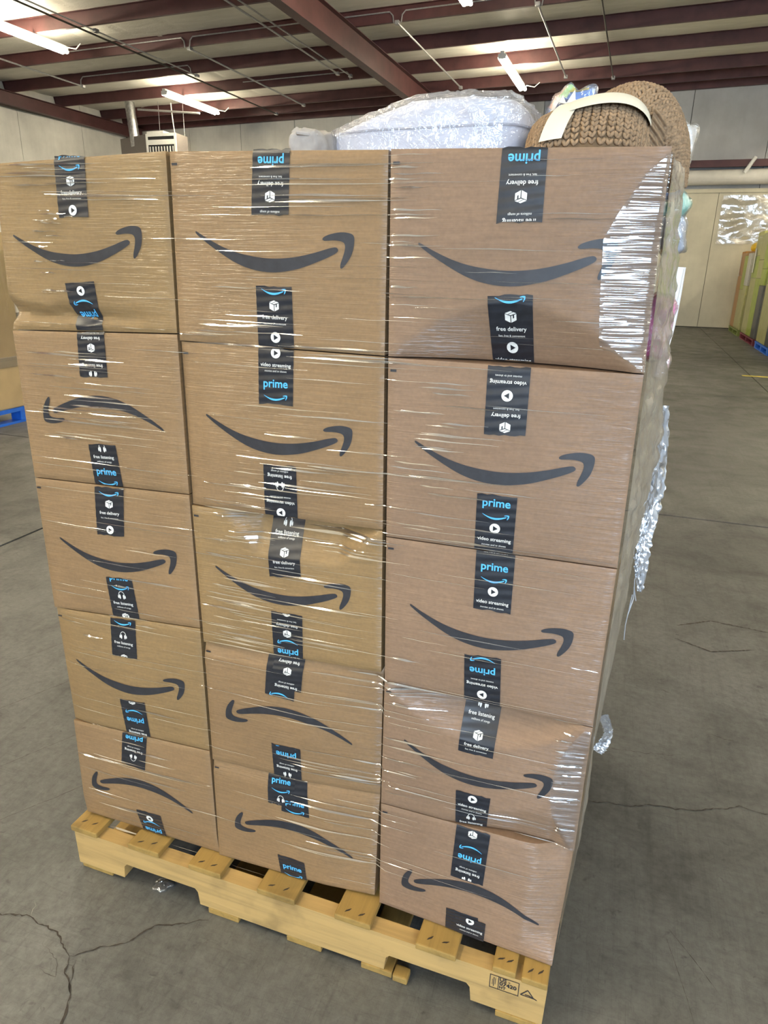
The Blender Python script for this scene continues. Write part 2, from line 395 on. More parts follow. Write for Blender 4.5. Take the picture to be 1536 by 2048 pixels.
# overhead door head and cream panels at the far end of the aisle
pw = MB().bbox((1.2, YB-.05, 0), (XR, YB, 3.8)).build('wall_liner', M['joint']); bldg(pw)
pw.name = 'trim_1'
xx = [1.2, 2.98, 5.1, 7.2, XR]
for a, b in zip(xx[:-1], xx[1:]):
    MB().bbox((a+.006, YB-.11, .02), (b-.006, YB-.03, 3.70)).build('panel', M['cream'], pw)
MB().bbox((1.2, YB-.14, 3.70), (XR, YB-.03, 3.80)).build('head_rail', M['cream'], pw)
MB().tube([(1.2, YB-.22, 4.08), (XR, YB-.22, 4.12)], .20, 20).build('curtain_drum', M['wall'], pw, smooth=True)
t2 = MB().bbox((1.0, YB-.40, 4.36), (XR, YB-.002, 4.50)).bbox((1.0, YB-.44, 4.32), (XR, YB-.40, 4.50)).build('trim_2', M['red']); bldg(t2)
MB().tube([(3.5, YB-.46, 4.16), (3.72, YB-.5, 4.55)], .05, 10).build('brace_tube', M['fixture'], t2)
# clear plastic sheet pinned over the panel
ps = MB().grid(lambda u, v: (3.1+u*2.2, YB-.16+.03*noise.noise((u*6, v*7, 3)), 2.35+v*1.28), 40, 30).build('plastic_sheet', film_mat('pinned_sheet', .22, .12, .12, bumps=((1, 1, 1), 9, .6, .8)), None, 'all')
ps.rotation_euler = (0, 0, -TH); tag(ps, 'crinkled clear plastic sheet pinned to the cream panels above the green loads', 'plastic sheet')

# fluorescent strips
def strip(x, y0, y1, label, grp='ceiling strip lights in view'):
    z = min(6.13, purz(x)-.02)
    t = thing('fluorescent_light', label, 'light', (0, 0, 0), -TH, grp)
    MB().prism([(-.04, 0), (-.05, -.085), (.05, -.085), (.04, 0)], [lambda a, b: (x+a, y0, z+b), lambda a, b: (x+a, y1, z+b)]).build('housing', M['fixture'], t)
    for s in (-1, 1):
        MB().tube([(x+s*.06, y0+.03, z-.125), (x+s*.06, y1-.03, z-.125)], .036, 10).build('tube', M['tube'], t, smooth=True)
    for yy in (y0+.03, y1-.03): MB().rbox((x, yy, z-.10), (.18, .05, .10), .01).build('lamp_holder', M['fixture'], t)
    MB().tube([(x+.1, y1-.1, z-.05), (x+.3, y1-.02, z-.08), (x+.42, y1, z+.02)], .012, 6).build('cord', M['fixture'], t)
for x, y0, y1, lb in [(-11.65, 10.5, 13.55, 'glowing fluorescent strip at the top left corner'), (-11.9, 17.45, 20.15, 'glowing fluorescent strip above the unit heater'),
                      (-2.38, 10.1, 13.3, 'fluorescent strip at the top edge of which only the far end shows'), (-2.38, 16.7, 19.8, 'glowing fluorescent strip above the bagged white duvet')]:
    strip(x, y0, y1, lb)
HID = 'unseen fluorescent strip on the ceiling outside the picture'
for x, y0 in [(-11.7, 3.6), (-7.0, -4.2), (-7.0, -8.8), (-2.38, 3.4), (-11.7, -3.2), (-2.38, -3.4), (-2.38, -8.6), (7.0, -3.4), (7.0, 3.4), (7.0, 10.1), (7.0, 16.7)]:  # the row between the two seen rows is added for glints on the film
    strip(x, y0, y0+3.2, HID, 'ceiling strip lights out of view')

# unit heater with its flue
h = thing('unit_heater', 'beige hanging unit heater with black louvres and galvanised flue', 'heater', (0, 0, 0), -TH)
hx0, hx1, hy, hz0, hz1 = -13.90, -12.80, 19.2, 4.35, 5.27
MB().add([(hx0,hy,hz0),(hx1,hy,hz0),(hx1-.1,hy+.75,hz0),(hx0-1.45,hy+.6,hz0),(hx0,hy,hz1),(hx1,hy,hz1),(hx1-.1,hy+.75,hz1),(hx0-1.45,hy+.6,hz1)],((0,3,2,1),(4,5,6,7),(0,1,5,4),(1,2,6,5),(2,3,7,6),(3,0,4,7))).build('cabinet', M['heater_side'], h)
MB().bbox((hx0, hy-.03, hz0), (hx0+.07, hy, hz1)).bbox((hx1-.07, hy-.03, hz0), (hx1, hy, hz1)).bbox((hx0+.07, hy-.03, hz1-.08), (hx1-.07, hy, hz1)).build('face_frame', M['fixture'], h)
MB().bbox((hx0+.07, hy-.012, hz1-.17), (hx1-.07, hy-.002, hz1-.08)).build('vent_slot', M['black'], h)
MB().bbox((hx0+.07, hy-.02, hz1-.31), (hx1-.07, hy, hz1-.17)).build('front_panel', M['fixture'], h)
MB().bbox((hx0+.07, hy-.012, hz0+.05), (hx1-.07, hy-.002, hz1-.31)).build('louvre_back', M['black'], h)
for i in range(9): MB().bbox((hx0+.12+i*.105, hy-.03, hz0+.05), (hx0+.15+i*.105, hy-.012, hz1-.36)).build('louvre', M['fixture'], h)
MB().rbox((hx0+.32, hy+.2, hz1+.04), (.62, .36, .08), .02).build('top_cap', M['fixture'], h)
MB().tube([(hx0-.72, hy+.42, 5.0), (hx0-.76, hy+.4, 5.6), (hx0-.82, hy+.4, purz(hx0)+.26)], .15, 20).build('flue', M['galv'], h, smooth=True)
MB().tube([(hx0-.76, hy+.4, 5.62), (hx0-.765, hy+.4, 5.67)], .158, 20).build('flue_band', M['galv'], h, smooth=True)
MB().tube([(hx1-.25, hy+.3, hz1), (hx1-.3, hy+.3, hz1+.5), (hx1-.32, hy+.3, purz(hx1)+.1)], .016, 7).build('gas_pipe', M['fixture'], h)
for xx_ in (hx0+.1, hx1-.1): MB().tube([(xx_, hy+.6, hz1-.02), (xx_, hy+.6, purz(xx_)+.25)], .008, 6).build('hanger_rod', M['conduit'], h)
MB().tube([(hx0-.45, hy+.3, 6.02), (hx1+.75, hy+.2, 5.80)], .03, 8).build('spreader_bar', M['conduit'], h)

BOXQ = {  # (column,row): TL,TR,BR,BL front corners as (x,z) metres
 (0,0): [(0.0149, 1.6863), (0.3959, 1.6985), (0.3904, 1.3916), (-0.0005, 1.3813)],
 (0,1): [(-0.0005, 1.3813), (0.3904, 1.3916), (0.3892, 1.0756), (-0.0017, 1.0687)],
 (0,2): [(-0.0017, 1.0687), (0.3892, 1.0756), (0.3906, 0.7707), (-0.0024, 0.7519)],
 (0,3): [(-0.0024, 0.7519), (0.3906, 0.7707), (0.3906, 0.4499), (0.0023, 0.4409)],
 (0,4): [(0.0023, 0.4409), (0.3906, 0.4499), (0.3931, 0.1384), (-0.0043, 0.1472)],
 (1,0): [(0.4008, 1.6976), (0.7983, 1.6904), (0.7986, 1.3733), (0.3924, 1.379)],
 (1,1): [(0.3924, 1.379), (0.7986, 1.3733), (0.8016, 1.0551), (0.3909, 1.0545)],
 (1,2): [(0.3909, 1.0545), (0.8016, 1.0551), (0.8048, 0.7496), (0.3943, 0.7382)],
 (1,3): [(0.3943, 0.7382), (0.8048, 0.7496), (0.8043, 0.4339), (0.3942, 0.4269)],
 (1,4): [(0.3942, 0.4269), (0.8043, 0.4339), (0.7975, 0.1457), (0.3928, 0.1335)],
 (2,0): [(0.7991, 1.6911), (1.2115, 1.6841), (1.2178, 1.3698), (0.8022, 1.3727)],
 (2,1): [(0.8022, 1.3727), (1.2178, 1.3698), (1.2198, 1.0434), (0.8058, 1.0437)],
 (2,2): [(0.8058, 1.0437), (1.2198, 1.0434), (1.2175, 0.7221), (0.8094, 0.7308)],
 (2,3): [(0.8094, 0.7308), (1.2175, 0.7221), (1.2166, 0.4185), (0.8079, 0.4255)],
 (2,4): [(0.8079, 0.4255), (1.2165, 0.4187), (1.2037, 0.1424), (0.8098, 0.1381)],
}
SMILE = {  # tail tip and arrow head outer edge, (x,z) metres
 (0, 0): ((0.0426, 1.56),(0.3345, 1.5692)),
 (1, 0): ((0.4458, 1.5684),(0.7427, 1.5593)),
 (2, 0): ((0.8513, 1.5534),(1.1552, 1.5531)),
 (0, 1): ((0.3445, 1.2043),(0.0527, 1.2051)),
 (1, 1): ((0.4425, 1.2447),(0.7412, 1.237)),
 (2, 1): ((0.8573, 1.2316),(1.1605, 1.2293)),
 (0, 2): ((0.0482, 0.9357),(0.3487, 0.9393)),
 (1, 2): ((0.4408, 0.928),(0.7395, 0.925)),
 (2, 2): ((0.8592, 0.9145),(1.1621, 0.9071)),
 (0, 3): ((0.0438, 0.6238),(0.3406, 0.6222)),
 (1, 3): ((0.7408, 0.5566),(0.4416, 0.5629)),
 (2, 3): ((0.8571, 0.6048),(1.1582, 0.5852)),
 (0, 4): ((0.331, 0.2543),(0.0359, 0.2549)),
 (1, 4): ((0.745, 0.248),(0.4469, 0.2537)),
 (2, 4): ((1.1657, 0.2265),(0.8637, 0.2257)),
}
ARC = [(0.0, -0.001), (0.009, 0.003), (0.07, -0.028), (0.173, -0.072), (0.275, -0.102), (0.377, -0.118), (0.477, -0.125), (0.577, -0.12), (0.674, -0.105), (0.77, -0.081), (0.827, -0.063), (0.874, -0.05), (0.896, -0.049), (0.907, -0.06), (0.898, -0.076), (0.847, -0.103), (0.771, -0.135), (0.675, -0.17), (0.577, -0.192), (0.497, -0.2), (0.416, -0.196), (0.335, -0.181), (0.253, -0.153), (0.172, -0.113), (0.09, -0.067), (0.038, -0.034), (0.006, -0.011)]
ARROW = [(0.812, -0.008), (0.826, 0.006), (0.863, 0.02), (0.919, 0.031), (0.965, 0.029), (0.991, 0.02), (1.0, -0.001), (0.997, -0.046), (0.983, -0.091), (0.956, -0.133), (0.933, -0.157), (0.922, -0.153), (0.924, -0.131), (0.936, -0.097), (0.947, -0.056), (0.944, -0.029), (0.925, -0.016), (0.882, -0.012), (0.845, -0.015), (0.822, -0.016)]
TAPES = [  # box, quad (x,z) TL,TR,BR,BL, layer, blocks (kind, centre as fraction of length, upside down)
 ((0, 0),[(0.1598, 1.6951), (0.2271, 1.6941), (0.2248, 1.5931), (0.1583, 1.5913)],0,[('prime', -0.009, 0), ('deliv', 0.6, 0), ('video', 1.096, 0)]),
 ((0, 0),[(0.1521, 1.4749), (0.2201, 1.4802), (0.2245, 1.3886), (0.1625, 1.3857)],0,[('video', -0.063, 1), ('prime', 0.636, 1)]),
 ((0, 1),[(0.1629, 1.3848), (0.2267, 1.3877), (0.2266, 1.3008), (0.1601, 1.2983)],0,[('deliv', 0.128, 1), ('listen', 0.735, 1)]),
 ((0, 1),[(0.1595, 1.1604), (0.2267, 1.1639), (0.2322, 1.0742), (0.162, 1.0708)],0,[('listen', 0.313, 0), ('prime', 0.701, 0)]),
 ((0, 2),[(0.1591, 1.0675), (0.2323, 1.0702), (0.2232, 0.9624), (0.1539, 0.9596)],0,[('prime', -0.08, 0), ('deliv', 0.532, 0), ('video', 1.087, 0)]),
 ((0, 2),[(0.1619, 0.8594), (0.2304, 0.8638), (0.237, 0.7614), (0.1665, 0.7596)],0,[('prime', 0.017, 0), ('listen', 0.642, 0), ('deliv', 1.184, 0)]),
 ((0, 3),[(0.1576, 0.7567), (0.2244, 0.7584), (0.2206, 0.6616), (0.1527, 0.6599)],0,[('prime', -0.12, 0), ('listen', 0.627, 0), ('deliv', 1.215, 0)]),
 ((0, 3),[(0.1578, 0.5408), (0.2273, 0.5464), (0.2313, 0.4492), (0.1636, 0.4477)],0,[('deliv', -0.209, 1), ('prime', 0.536, 1), ('listen', 0.948, 1)]),
 ((0, 4),[(0.1503, 0.4429), (0.2199, 0.4448), (0.2063, 0.3474), (0.139, 0.3528)],0,[('prime', 0.074, 1), ('listen', 0.491, 1)]),
 ((0, 4),[(0.1651, 0.217), (0.2371, 0.2176), (0.2416, 0.1358), (0.174, 0.1364)],0,[('video', -0.038, 1), ('prime', 0.795, 1)]),
 ((1, 0),[(0.5631, 1.6954), (0.6301, 1.694), (0.6266, 1.5945), (0.5574, 1.5957)],0,[('prime', 0.142, 1), ('deliv', 0.515, 1), ('listen', 1.041, 1)]),
 ((1, 0),[(0.5605, 1.4824), (0.6293, 1.4811), (0.6296, 1.3769), (0.5597, 1.3785)],0,[('prime', -0.124, 0), ('deliv', 0.511, 0), ('video', 1.052, 0)]),
 ((1, 1),[(0.5588, 1.3767), (0.6288, 1.3756), (0.6261, 1.2761), (0.5573, 1.2751)],0,[('video', 0.301, 0), ('prime', 0.659, 0)]),
 ((1, 1),[(0.5613, 1.1609), (0.6295, 1.1615), (0.6291, 1.0564), (0.5596, 1.0566)],0,[('listen', 0.206, 1), ('video', 0.712, 1)]),
 ((1, 2),[(0.5595, 1.0545), (0.6291, 1.0538), (0.6346, 0.9333), (0.5658, 0.9266)],0,[('listen', 0.306, 0), ('deliv', 0.753, 0), ('prime', 1.105, 0)]),
 ((1, 2),[(0.5659, 0.8492), (0.6357, 0.8497), (0.6336, 0.7482), (0.567, 0.7452)],0,[('video', -0.231, 1), ('deliv', 0.271, 1), ('prime', 0.868, 1)]),
 ((1, 3),[(0.5511, 0.7427), (0.6189, 0.7452), (0.6118, 0.641), (0.5433, 0.645)],0,[('prime', 1.145, 1)]),
 ((1, 3),[(0.5669, 0.7434), (0.6355, 0.7451), (0.629, 0.6679), (0.5584, 0.6673)],1,[('deliv', 0.171, 1), ('listen', 0.921, 1)]),
 ((1, 3),[(0.554, 0.519), (0.6238, 0.5194), (0.624, 0.4339), (0.5565, 0.4313)],0,[('prime', 0.223, 1), ('listen', 0.68, 1)]),
 ((1, 4),[(0.5776, 0.4304), (0.6349, 0.4316), (0.6418, 0.3374), (0.5726, 0.3357)],0,[('prime', 0.703, 0)]),
 ((1, 4),[(0.5394, 0.4292), (0.6055, 0.4314), (0.6053, 0.355), (0.5396, 0.3516)],1,[('prime', 0.213, 0), ('listen', 1.029, 0)]),
 ((1, 4),[(0.5578, 0.2036), (0.6264, 0.1996), (0.6314, 0.1416), (0.5642, 0.141)],0,[('prime', 0.557, 0)]),
 ((2, 0),[(0.9746, 1.6875), (1.0411, 1.6865), (1.0426, 1.5858), (0.9737, 1.5837)],0,[('prime', 0.117, 1), ('deliv', 0.462, 1), ('listen', 0.98, 1)]),
 ((2, 0),[(0.9679, 1.4778), (1.0386, 1.4815), (1.0448, 1.3722), (0.9762, 1.3721)],0,[('prime', -0.138, 0), ('deliv', 0.506, 0), ('video', 0.996, 0)]),
 ((2, 1),[(0.9758, 1.3697), (1.0454, 1.3691), (1.0463, 1.2583), (0.9773, 1.2557)],0,[('video', 0.221, 1), ('deliv', 0.704, 1)]),
 ((2, 1),[(0.9731, 1.151), (1.0425, 1.1509), (1.0423, 1.0457), (0.9738, 1.0451)],0,[('prime', 0.171, 0), ('video', 0.795, 0)]),
 ((2, 2),[(0.978, 1.0436), (1.0474, 1.0436), (1.0485, 0.9301), (0.9801, 0.9298)],0,[('deliv', -0.087, 0), ('prime', 0.275, 0), ('video', 0.856, 0)]),
 ((2, 2),[(0.9695, 0.8312), (1.0389, 0.8341), (1.0442, 0.7281), (0.9743, 0.7289)],0,[('prime', 0.277, 1), ('video', 0.596, 1)]),
 ((2, 3),[(0.9734, 0.7264), (1.0445, 0.7247), (1.0398, 0.6096), (0.97, 0.6107)],0,[('listen', 0.341, 0), ('deliv', 0.83, 0)]),
 ((2, 3),[(0.9708, 0.5134), (1.0421, 0.5111), (1.0376, 0.4215), (0.9742, 0.425)],0,[('video', 0.388, 0), ('listen', 0.916, 0)]),
 ((2, 4),[(0.977, 0.4227), (1.0483, 0.4178), (1.0431, 0.2913), (0.9729, 0.2931)],0,[('deliv', -0.071, 1), ('prime', 0.536, 1), ('listen', 0.841, 1)]),
 ((2, 4),[(0.9686, 0.2026), (1.0397, 0.2016), (1.0443, 0.1432), (0.9696, 0.1395)],0,[('prime', -0.241, 1)]),
 ((2, 4),[(0.9894, 0.196), (1.0571, 0.1937), (1.0562, 0.1404), (0.9894, 0.1387)],1,[('video', 0.558, 0)]),
]
WRINKLES = [  # x0, x1, z (metres), width mm
(0.065,0.16,1.682,1.5),(0.039,0.171,1.663,2.8),(0.13,0.232,1.673,1.8),(0.056,0.139,1.682,3.1),(0.131,0.251,1.635,1.6),(0.067,0.186,1.647,2.9),
(0.146,0.251,1.681,2.5),(0.098,0.197,1.676,1.4),(0.144,0.247,1.631,1.8),(0.144,0.268,1.650,2.9),(0.095,0.203,1.661,2.1),(0.052,0.176,1.669,1.3),
(0.087,0.116,1.514,2.3),(0.121,0.167,1.560,1.6),(0.121,0.158,1.582,1.8),(0.102,0.132,1.494,2.3),(0.152,0.174,1.598,1.7),(0.13,0.157,1.516,1.9),
(0.1,0.122,1.541,2.6),(0.129,0.17,1.461,3.1),(0.096,0.142,1.568,2.8),(0.1,0.138,1.462,2.8),(0.114,0.146,1.584,1.5),(0.097,0.128,1.458,1.2),
(0.101,0.142,1.587,1.9),(0.117,0.162,1.598,2.0),(0.113,0.135,1.604,1.5),(0.138,0.16,1.590,2.2),(0.183,0.368,1.622,2.3),(0.492,0.785,1.651,2.2),
(0.185,0.352,1.656,2.0),(0.184,0.495,1.628,2.2),(0.052,0.268,1.667,1.6),(0.174,0.363,1.629,1.3),(0.573,0.856,1.642,2.0),(0.646,0.824,1.618,2.7),
(0.574,0.702,1.668,2.9),(0.645,0.783,1.595,2.5),(0.628,0.81,1.619,2.3),(0.601,0.734,1.616,3.0),(0.657,0.848,1.668,3.1),(0.606,0.795,1.671,1.5),
(0.658,0.768,1.617,1.5),(0.598,0.776,1.626,3.1),(0.797,0.866,1.681,1.2),(0.814,0.879,1.654,2.8),(0.817,0.886,1.550,1.6),(0.81,0.879,1.603,2.7),
(0.807,0.842,1.556,1.3),(0.809,0.878,1.565,2.4),(0.797,0.862,1.596,2.2),(0.797,0.867,1.476,1.4),(0.808,0.873,1.591,1.8),(0.8,0.873,1.565,1.4),
(0.798,0.869,1.532,2.2),(0.808,0.875,1.471,1.3),(0.815,0.86,1.635,2.9),(0.807,0.848,1.487,2.9),(0.797,0.85,1.647,1.9),(0.811,0.876,1.459,1.2),
(0.803,0.857,1.551,2.6),(0.804,0.846,1.664,2.9),(0.079,0.264,1.205,2.5),(0.141,0.241,1.239,3.0),(0.094,0.196,1.179,2.9),(0.16,0.274,1.240,1.5),
(0.165,0.303,1.286,1.5),(0.05,0.212,1.318,1.6),(0.187,0.314,1.286,1.9),(0.146,0.254,1.333,3.1),(0.051,0.157,1.224,1.8),(0.044,0.222,1.340,2.9),
(0.157,0.333,1.204,1.5),(0.128,0.259,1.259,3.1),(0.145,0.222,1.172,2.5),(0.137,0.274,1.214,2.9),(0.064,0.18,1.173,2.4),(0.177,0.275,1.225,1.7),
(0.078,0.263,1.231,3.0),(0.099,0.26,1.275,1.8),(0.113,0.196,1.345,2.3),(0.144,0.25,1.239,3.1),(0.145,0.214,1.322,3.1),(0.187,0.32,1.185,1.8),
(0.048,0.139,1.297,3.1),(0.174,0.253,1.211,1.7),(0.062,0.148,1.169,2.8),(0.144,0.319,1.251,1.7),(0.663,0.781,1.382,1.3),(0.639,0.756,1.382,3.2),
(0.635,0.799,1.364,2.7),(0.677,0.85,1.365,2.6),(0.666,0.829,1.370,2.3),(0.66,0.832,1.382,2.2),(0.527,0.712,1.270,1.7),(0.576,0.761,1.161,1.9),
(0.578,0.663,1.219,3.0),(0.509,0.615,1.089,1.5),(0.651,0.759,1.137,2.3),(0.59,0.695,1.155,2.9),(0.676,0.859,1.166,3.1),(0.573,0.756,1.123,2.4),
(0.528,0.722,1.171,1.8),(0.618,0.771,1.117,1.3),(0.619,0.795,1.259,2.5),(0.56,0.72,1.110,1.9),(0.695,0.838,0.996,3.0),(0.673,0.797,1.003,2.3),
(0.714,0.8,1.027,2.6),(0.653,0.778,1.008,1.7),(0.616,0.755,1.028,3.0),(0.678,0.827,1.034,2.9),(0.655,0.796,1.037,2.4),(0.669,0.801,1.038,1.3),
(0.651,0.759,1.029,3.0),(0.619,0.732,0.800,2.0),(0.586,0.71,0.935,3.1),(0.62,0.733,0.791,2.6),(0.63,0.758,0.823,1.5),(0.419,0.624,0.747,1.8),
(0.623,0.771,0.875,2.9),(0.507,0.62,0.815,2.2),(0.431,0.55,0.868,3.0),(0.453,0.548,0.779,3.2),(0.47,0.577,0.906,3.1),(0.598,0.736,0.782,1.4),
(0.513,0.713,0.847,1.5),(0.483,0.581,0.768,3.1),(0.5,0.662,0.824,3.0),(0.436,0.544,0.758,2.6),(0.423,0.532,0.771,1.6),(0.431,0.556,0.857,3.2),
(0.584,0.776,0.876,1.5),(0.588,0.846,0.247,2.6),(0.755,0.966,0.734,2.6),(0.691,0.803,0.341,1.6),(0.578,0.762,0.494,2.3),(0.625,0.856,0.373,2.7),
(0.562,0.691,0.647,1.7),(0.674,0.856,0.654,1.9),(0.625,0.871,0.391,1.6),(0.619,0.755,0.243,1.3),(0.585,0.805,0.317,3.1),(0.659,0.793,0.720,2.6),
(0.637,0.784,0.671,2.1),(0.626,0.742,0.523,1.3),(0.717,0.874,0.406,1.4),(0.612,0.848,0.464,2.2),(0.756,0.872,0.519,2.4),(0.678,0.883,0.462,1.2),
(0.641,0.76,0.348,1.3),(0.591,0.753,0.592,1.8),(0.687,0.827,0.668,2.6),(0.663,0.91,0.271,1.7),(0.621,0.802,0.477,1.9),(0.733,0.888,0.667,1.4),
(0.737,0.974,0.480,1.5),(0.701,0.801,0.470,2.8),(0.735,0.954,0.719,2.8),(0.679,0.812,0.490,1.3),(0.649,0.78,0.316,2.1),(0.829,0.941,0.582,3.0),
(0.827,0.869,0.688,2.3),(0.846,0.894,0.524,2.1),(0.821,0.928,0.684,1.8),(0.847,0.951,0.479,1.6),(0.849,0.966,0.493,1.2),(0.818,0.896,0.734,2.0),
(0.823,0.914,0.601,2.5),(0.834,0.926,0.639,1.3),(0.828,0.876,0.793,2.7),(0.827,0.888,0.718,2.4),(0.824,0.872,0.601,3.1),(0.826,0.909,0.550,2.0),
(0.826,0.921,0.710,2.2),(1.161,1.198,0.645,1.5),(1.17,1.205,0.547,2.4),(1.161,1.209,0.658,2.6),(1.184,1.215,0.473,1.9),(1.157,1.183,0.627,1.8),
(1.158,1.184,0.586,1.9),(1.166,1.211,0.630,2.8),(1.17,1.193,0.500,1.4),(1.169,1.185,0.699,2.9),(1.157,1.193,0.542,1.6),(1.171,1.201,0.466,1.7),
(1.171,1.198,0.527,1.4),(1.165,1.183,0.683,1.2),(1.178,1.215,0.604,2.3),(1.176,1.204,0.626,2.6),(1.149,1.191,0.614,2.3),(1.177,1.209,0.476,2.7),
(1.154,1.183,0.682,1.6),(0.019,0.077,0.727,2.1),(0.149,0.296,0.345,1.8),(0.114,0.209,0.209,3.0),(-0.0,0.166,0.124,3.2),(0.18,0.274,0.397,2.6),
(0.207,0.318,0.523,3.0),(0.08,0.127,0.698,3.0),(0.13,0.203,0.418,1.6),(0.061,0.153,0.205,2.0),(0.048,0.111,0.233,2.9),(-0.0,0.144,0.347,2.1),
(0.202,0.258,0.765,1.9),(0.023,0.14,0.349,2.5),(0.212,0.346,0.348,3.1),(0.202,0.286,0.375,2.2),(0.151,0.301,0.319,2.7),(0.187,0.293,0.783,1.6),
(0.189,0.231,0.843,3.1),(0.231,0.276,0.751,2.8),(0.221,0.344,0.864,2.9),(0.161,0.208,0.763,1.3),(0.072,0.195,0.358,1.6),(0.236,0.336,0.934,1.5),
(0.026,0.158,0.802,1.6),(-0.0,0.182,0.973,1.1),(0.702,0.955,0.706,0.9),(0.764,0.857,1.553,0.7),(0.994,1.154,1.303,1.3),(0.493,0.602,1.440,1.0),
(0.507,0.718,1.608,1.1),(1.062,1.215,0.549,1.3),(0.843,1.04,1.170,1.3),(0.158,0.265,1.513,1.0),(1.015,1.207,1.054,0.9),(0.693,0.862,1.397,0.8),
(-0.0,0.23,1.121,1.3),(0.247,0.561,0.123,0.7),(0.964,1.215,0.344,1.2),(0.469,0.68,0.945,1.1),(0.086,0.341,0.173,0.7),(0.414,0.563,1.596,0.7),
(0.653,0.86,1.355,1.2),(0.107,0.363,0.350,0.8),(1.008,1.108,1.670,1.1),(0.155,0.448,0.988,0.9),(0.838,1.044,1.472,1.4),(0.082,0.267,0.447,0.6),
(0.171,0.382,0.544,1.0),(0.179,0.329,1.477,1.0),(0.964,1.071,1.155,1.3),(0.843,1.063,0.653,1.0),(0.356,0.549,1.557,1.2),(1.107,1.215,0.423,1.0),
(1.06,1.156,1.590,1.0),(0.733,0.827,0.878,1.0),(0.2,0.316,1.169,0.9),(0.759,0.847,1.202,1.0),(0.803,0.904,1.335,0.9),(0.82,0.973,1.643,0.6),
(1.006,1.173,1.476,0.6),(0.614,0.814,1.381,1.2),(0.202,0.419,1.633,0.9),(0.466,0.606,1.246,1.1),(0.503,0.65,1.538,1.4),(0.93,1.159,0.739,1.0),
(0.397,0.502,0.468,1.2),(0.097,0.318,0.739,1.2),(-0.0,0.328,0.611,0.6),(0.816,0.993,1.363,1.4),(-0.0,0.215,1.106,1.4),(1.021,1.084,1.648,0.9),
(0.979,1.142,0.627,1.3),(1.007,1.188,0.472,0.8),(0.893,1.126,0.734,0.7),(-0.0,0.145,1.218,0.9),(-0.0,0.21,0.738,0.8),(0.036,0.148,0.822,1.3),
(0.238,0.362,0.189,0.9),(0.927,1.059,1.048,1.3),(0.052,0.299,0.243,0.8),(0.445,0.635,1.343,1.0),(0.628,0.873,0.794,1.2),(0.318,0.564,0.702,1.3),
(0.464,0.697,0.964,0.9),(0.37,0.533,0.794,1.3),(0.448,0.63,1.421,1.1),(0.789,0.956,1.053,0.9),(1.055,1.215,0.459,1.2),(1.01,1.197,1.403,0.8),
(0.06,0.183,0.969,0.8),(0.735,0.855,1.518,0.9),(1.042,1.157,1.597,1.0),(0.188,0.346,1.226,0.9),(0.679,0.835,0.957,1.0),(0.741,0.824,1.076,1.1),
(0.46,0.572,0.359,1.0),(0.33,0.601,0.766,1.1),(0.693,0.819,0.261,1.4),(0.525,0.624,0.802,0.6),(0.137,0.279,0.895,1.2),(0.097,0.421,0.662,1.2),
(1.114,1.215,0.603,0.6),(0.631,0.771,1.326,1.2),(0.86,0.938,1.456,0.7),(0.907,0.988,0.547,0.7),(-0.0,0.129,-0.146,1.1),(0.992,1.139,1.499,0.9),
(0.776,0.862,1.105,1.3),(0.586,0.811,0.109,1.4),(0.782,0.833,1.620,1.4),(0.815,1.048,0.581,0.9),(0.855,0.926,0.842,1.0),(1.083,1.215,1.022,0.7),
(0.505,0.69,1.012,1.3),(0.597,0.77,0.928,1.1),(0.707,0.819,1.201,1.3),(0.397,0.54,0.628,1.4),(0.249,0.408,1.117,1.3),(0.864,0.955,1.387,1.2),
(0.565,0.645,1.476,1.2),(0.809,0.89,0.551,1.0),(0.107,0.25,0.841,0.8),(0.689,0.879,1.499,0.7),(0.255,0.408,0.510,0.8),(0.935,1.13,0.988,1.3),
(1.059,1.157,1.589,1.0),(0.262,0.457,0.268,1.3),(0.027,0.269,1.053,1.2),(0.566,0.715,0.290,0.9),(0.26,0.431,1.455,1.2),(0.201,0.383,1.000,1.4),
(0.586,0.713,0.485,1.3),(0.042,0.261,1.501,1.0),(0.641,0.78,0.842,1.1),(0.473,0.7,0.876,0.8),(0.932,1.182,0.550,0.7),(0.544,0.634,1.496,1.0),
(0.9,1.069,1.547,1.3),(1.15,1.215,0.727,1.2),(0.702,0.897,1.364,0.9),(1.031,1.166,0.474,0.7),(0.937,1.003,1.512,1.3),(0.306,0.458,1.359,1.2),
(0.24,0.326,1.276,0.8),(0.901,1.069,0.864,1.3),(0.015,0.246,1.313,0.9),(1.086,1.215,1.443,1.2),(0.836,0.998,0.288,0.9),(0.513,0.773,0.612,1.1),
(0.953,1.149,0.832,0.7),(0.981,1.09,1.039,0.7),(0.736,0.853,1.433,1.0),(0.274,0.358,1.398,0.9),(0.954,1.044,1.413,0.7),(0.74,0.845,0.655,1.3),
(0.033,0.127,1.548,1.2),(-0.0,0.157,0.488,0.8),(-0.0,0.211,0.307,1.3),(0.838,0.981,0.973,1.1),(0.704,0.83,0.181,0.7),(1.17,1.215,0.842,1.0),
(0.007,0.273,1.399,0.8),(0.736,0.828,1.070,0.6),(-0.0,0.166,0.521,1.0),(0.702,0.804,0.610,0.9),(0.913,1.059,0.825,1.1),(0.968,1.133,0.462,0.7),
(0.053,0.326,0.647,1.0),(0.827,0.943,1.439,0.9),(0.931,1.054,0.269,0.7),(0.397,0.727,0.311,0.6),(0.405,0.668,1.046,1.1),(0.475,0.746,0.089,1.3),
(0.495,0.597,1.379,2.8),(0.455,0.573,1.412,3.1),(0.51,0.599,1.415,2.0),(0.436,0.54,1.379,2.8),(0.482,0.568,1.478,1.9),(0.519,0.601,1.414,2.2),
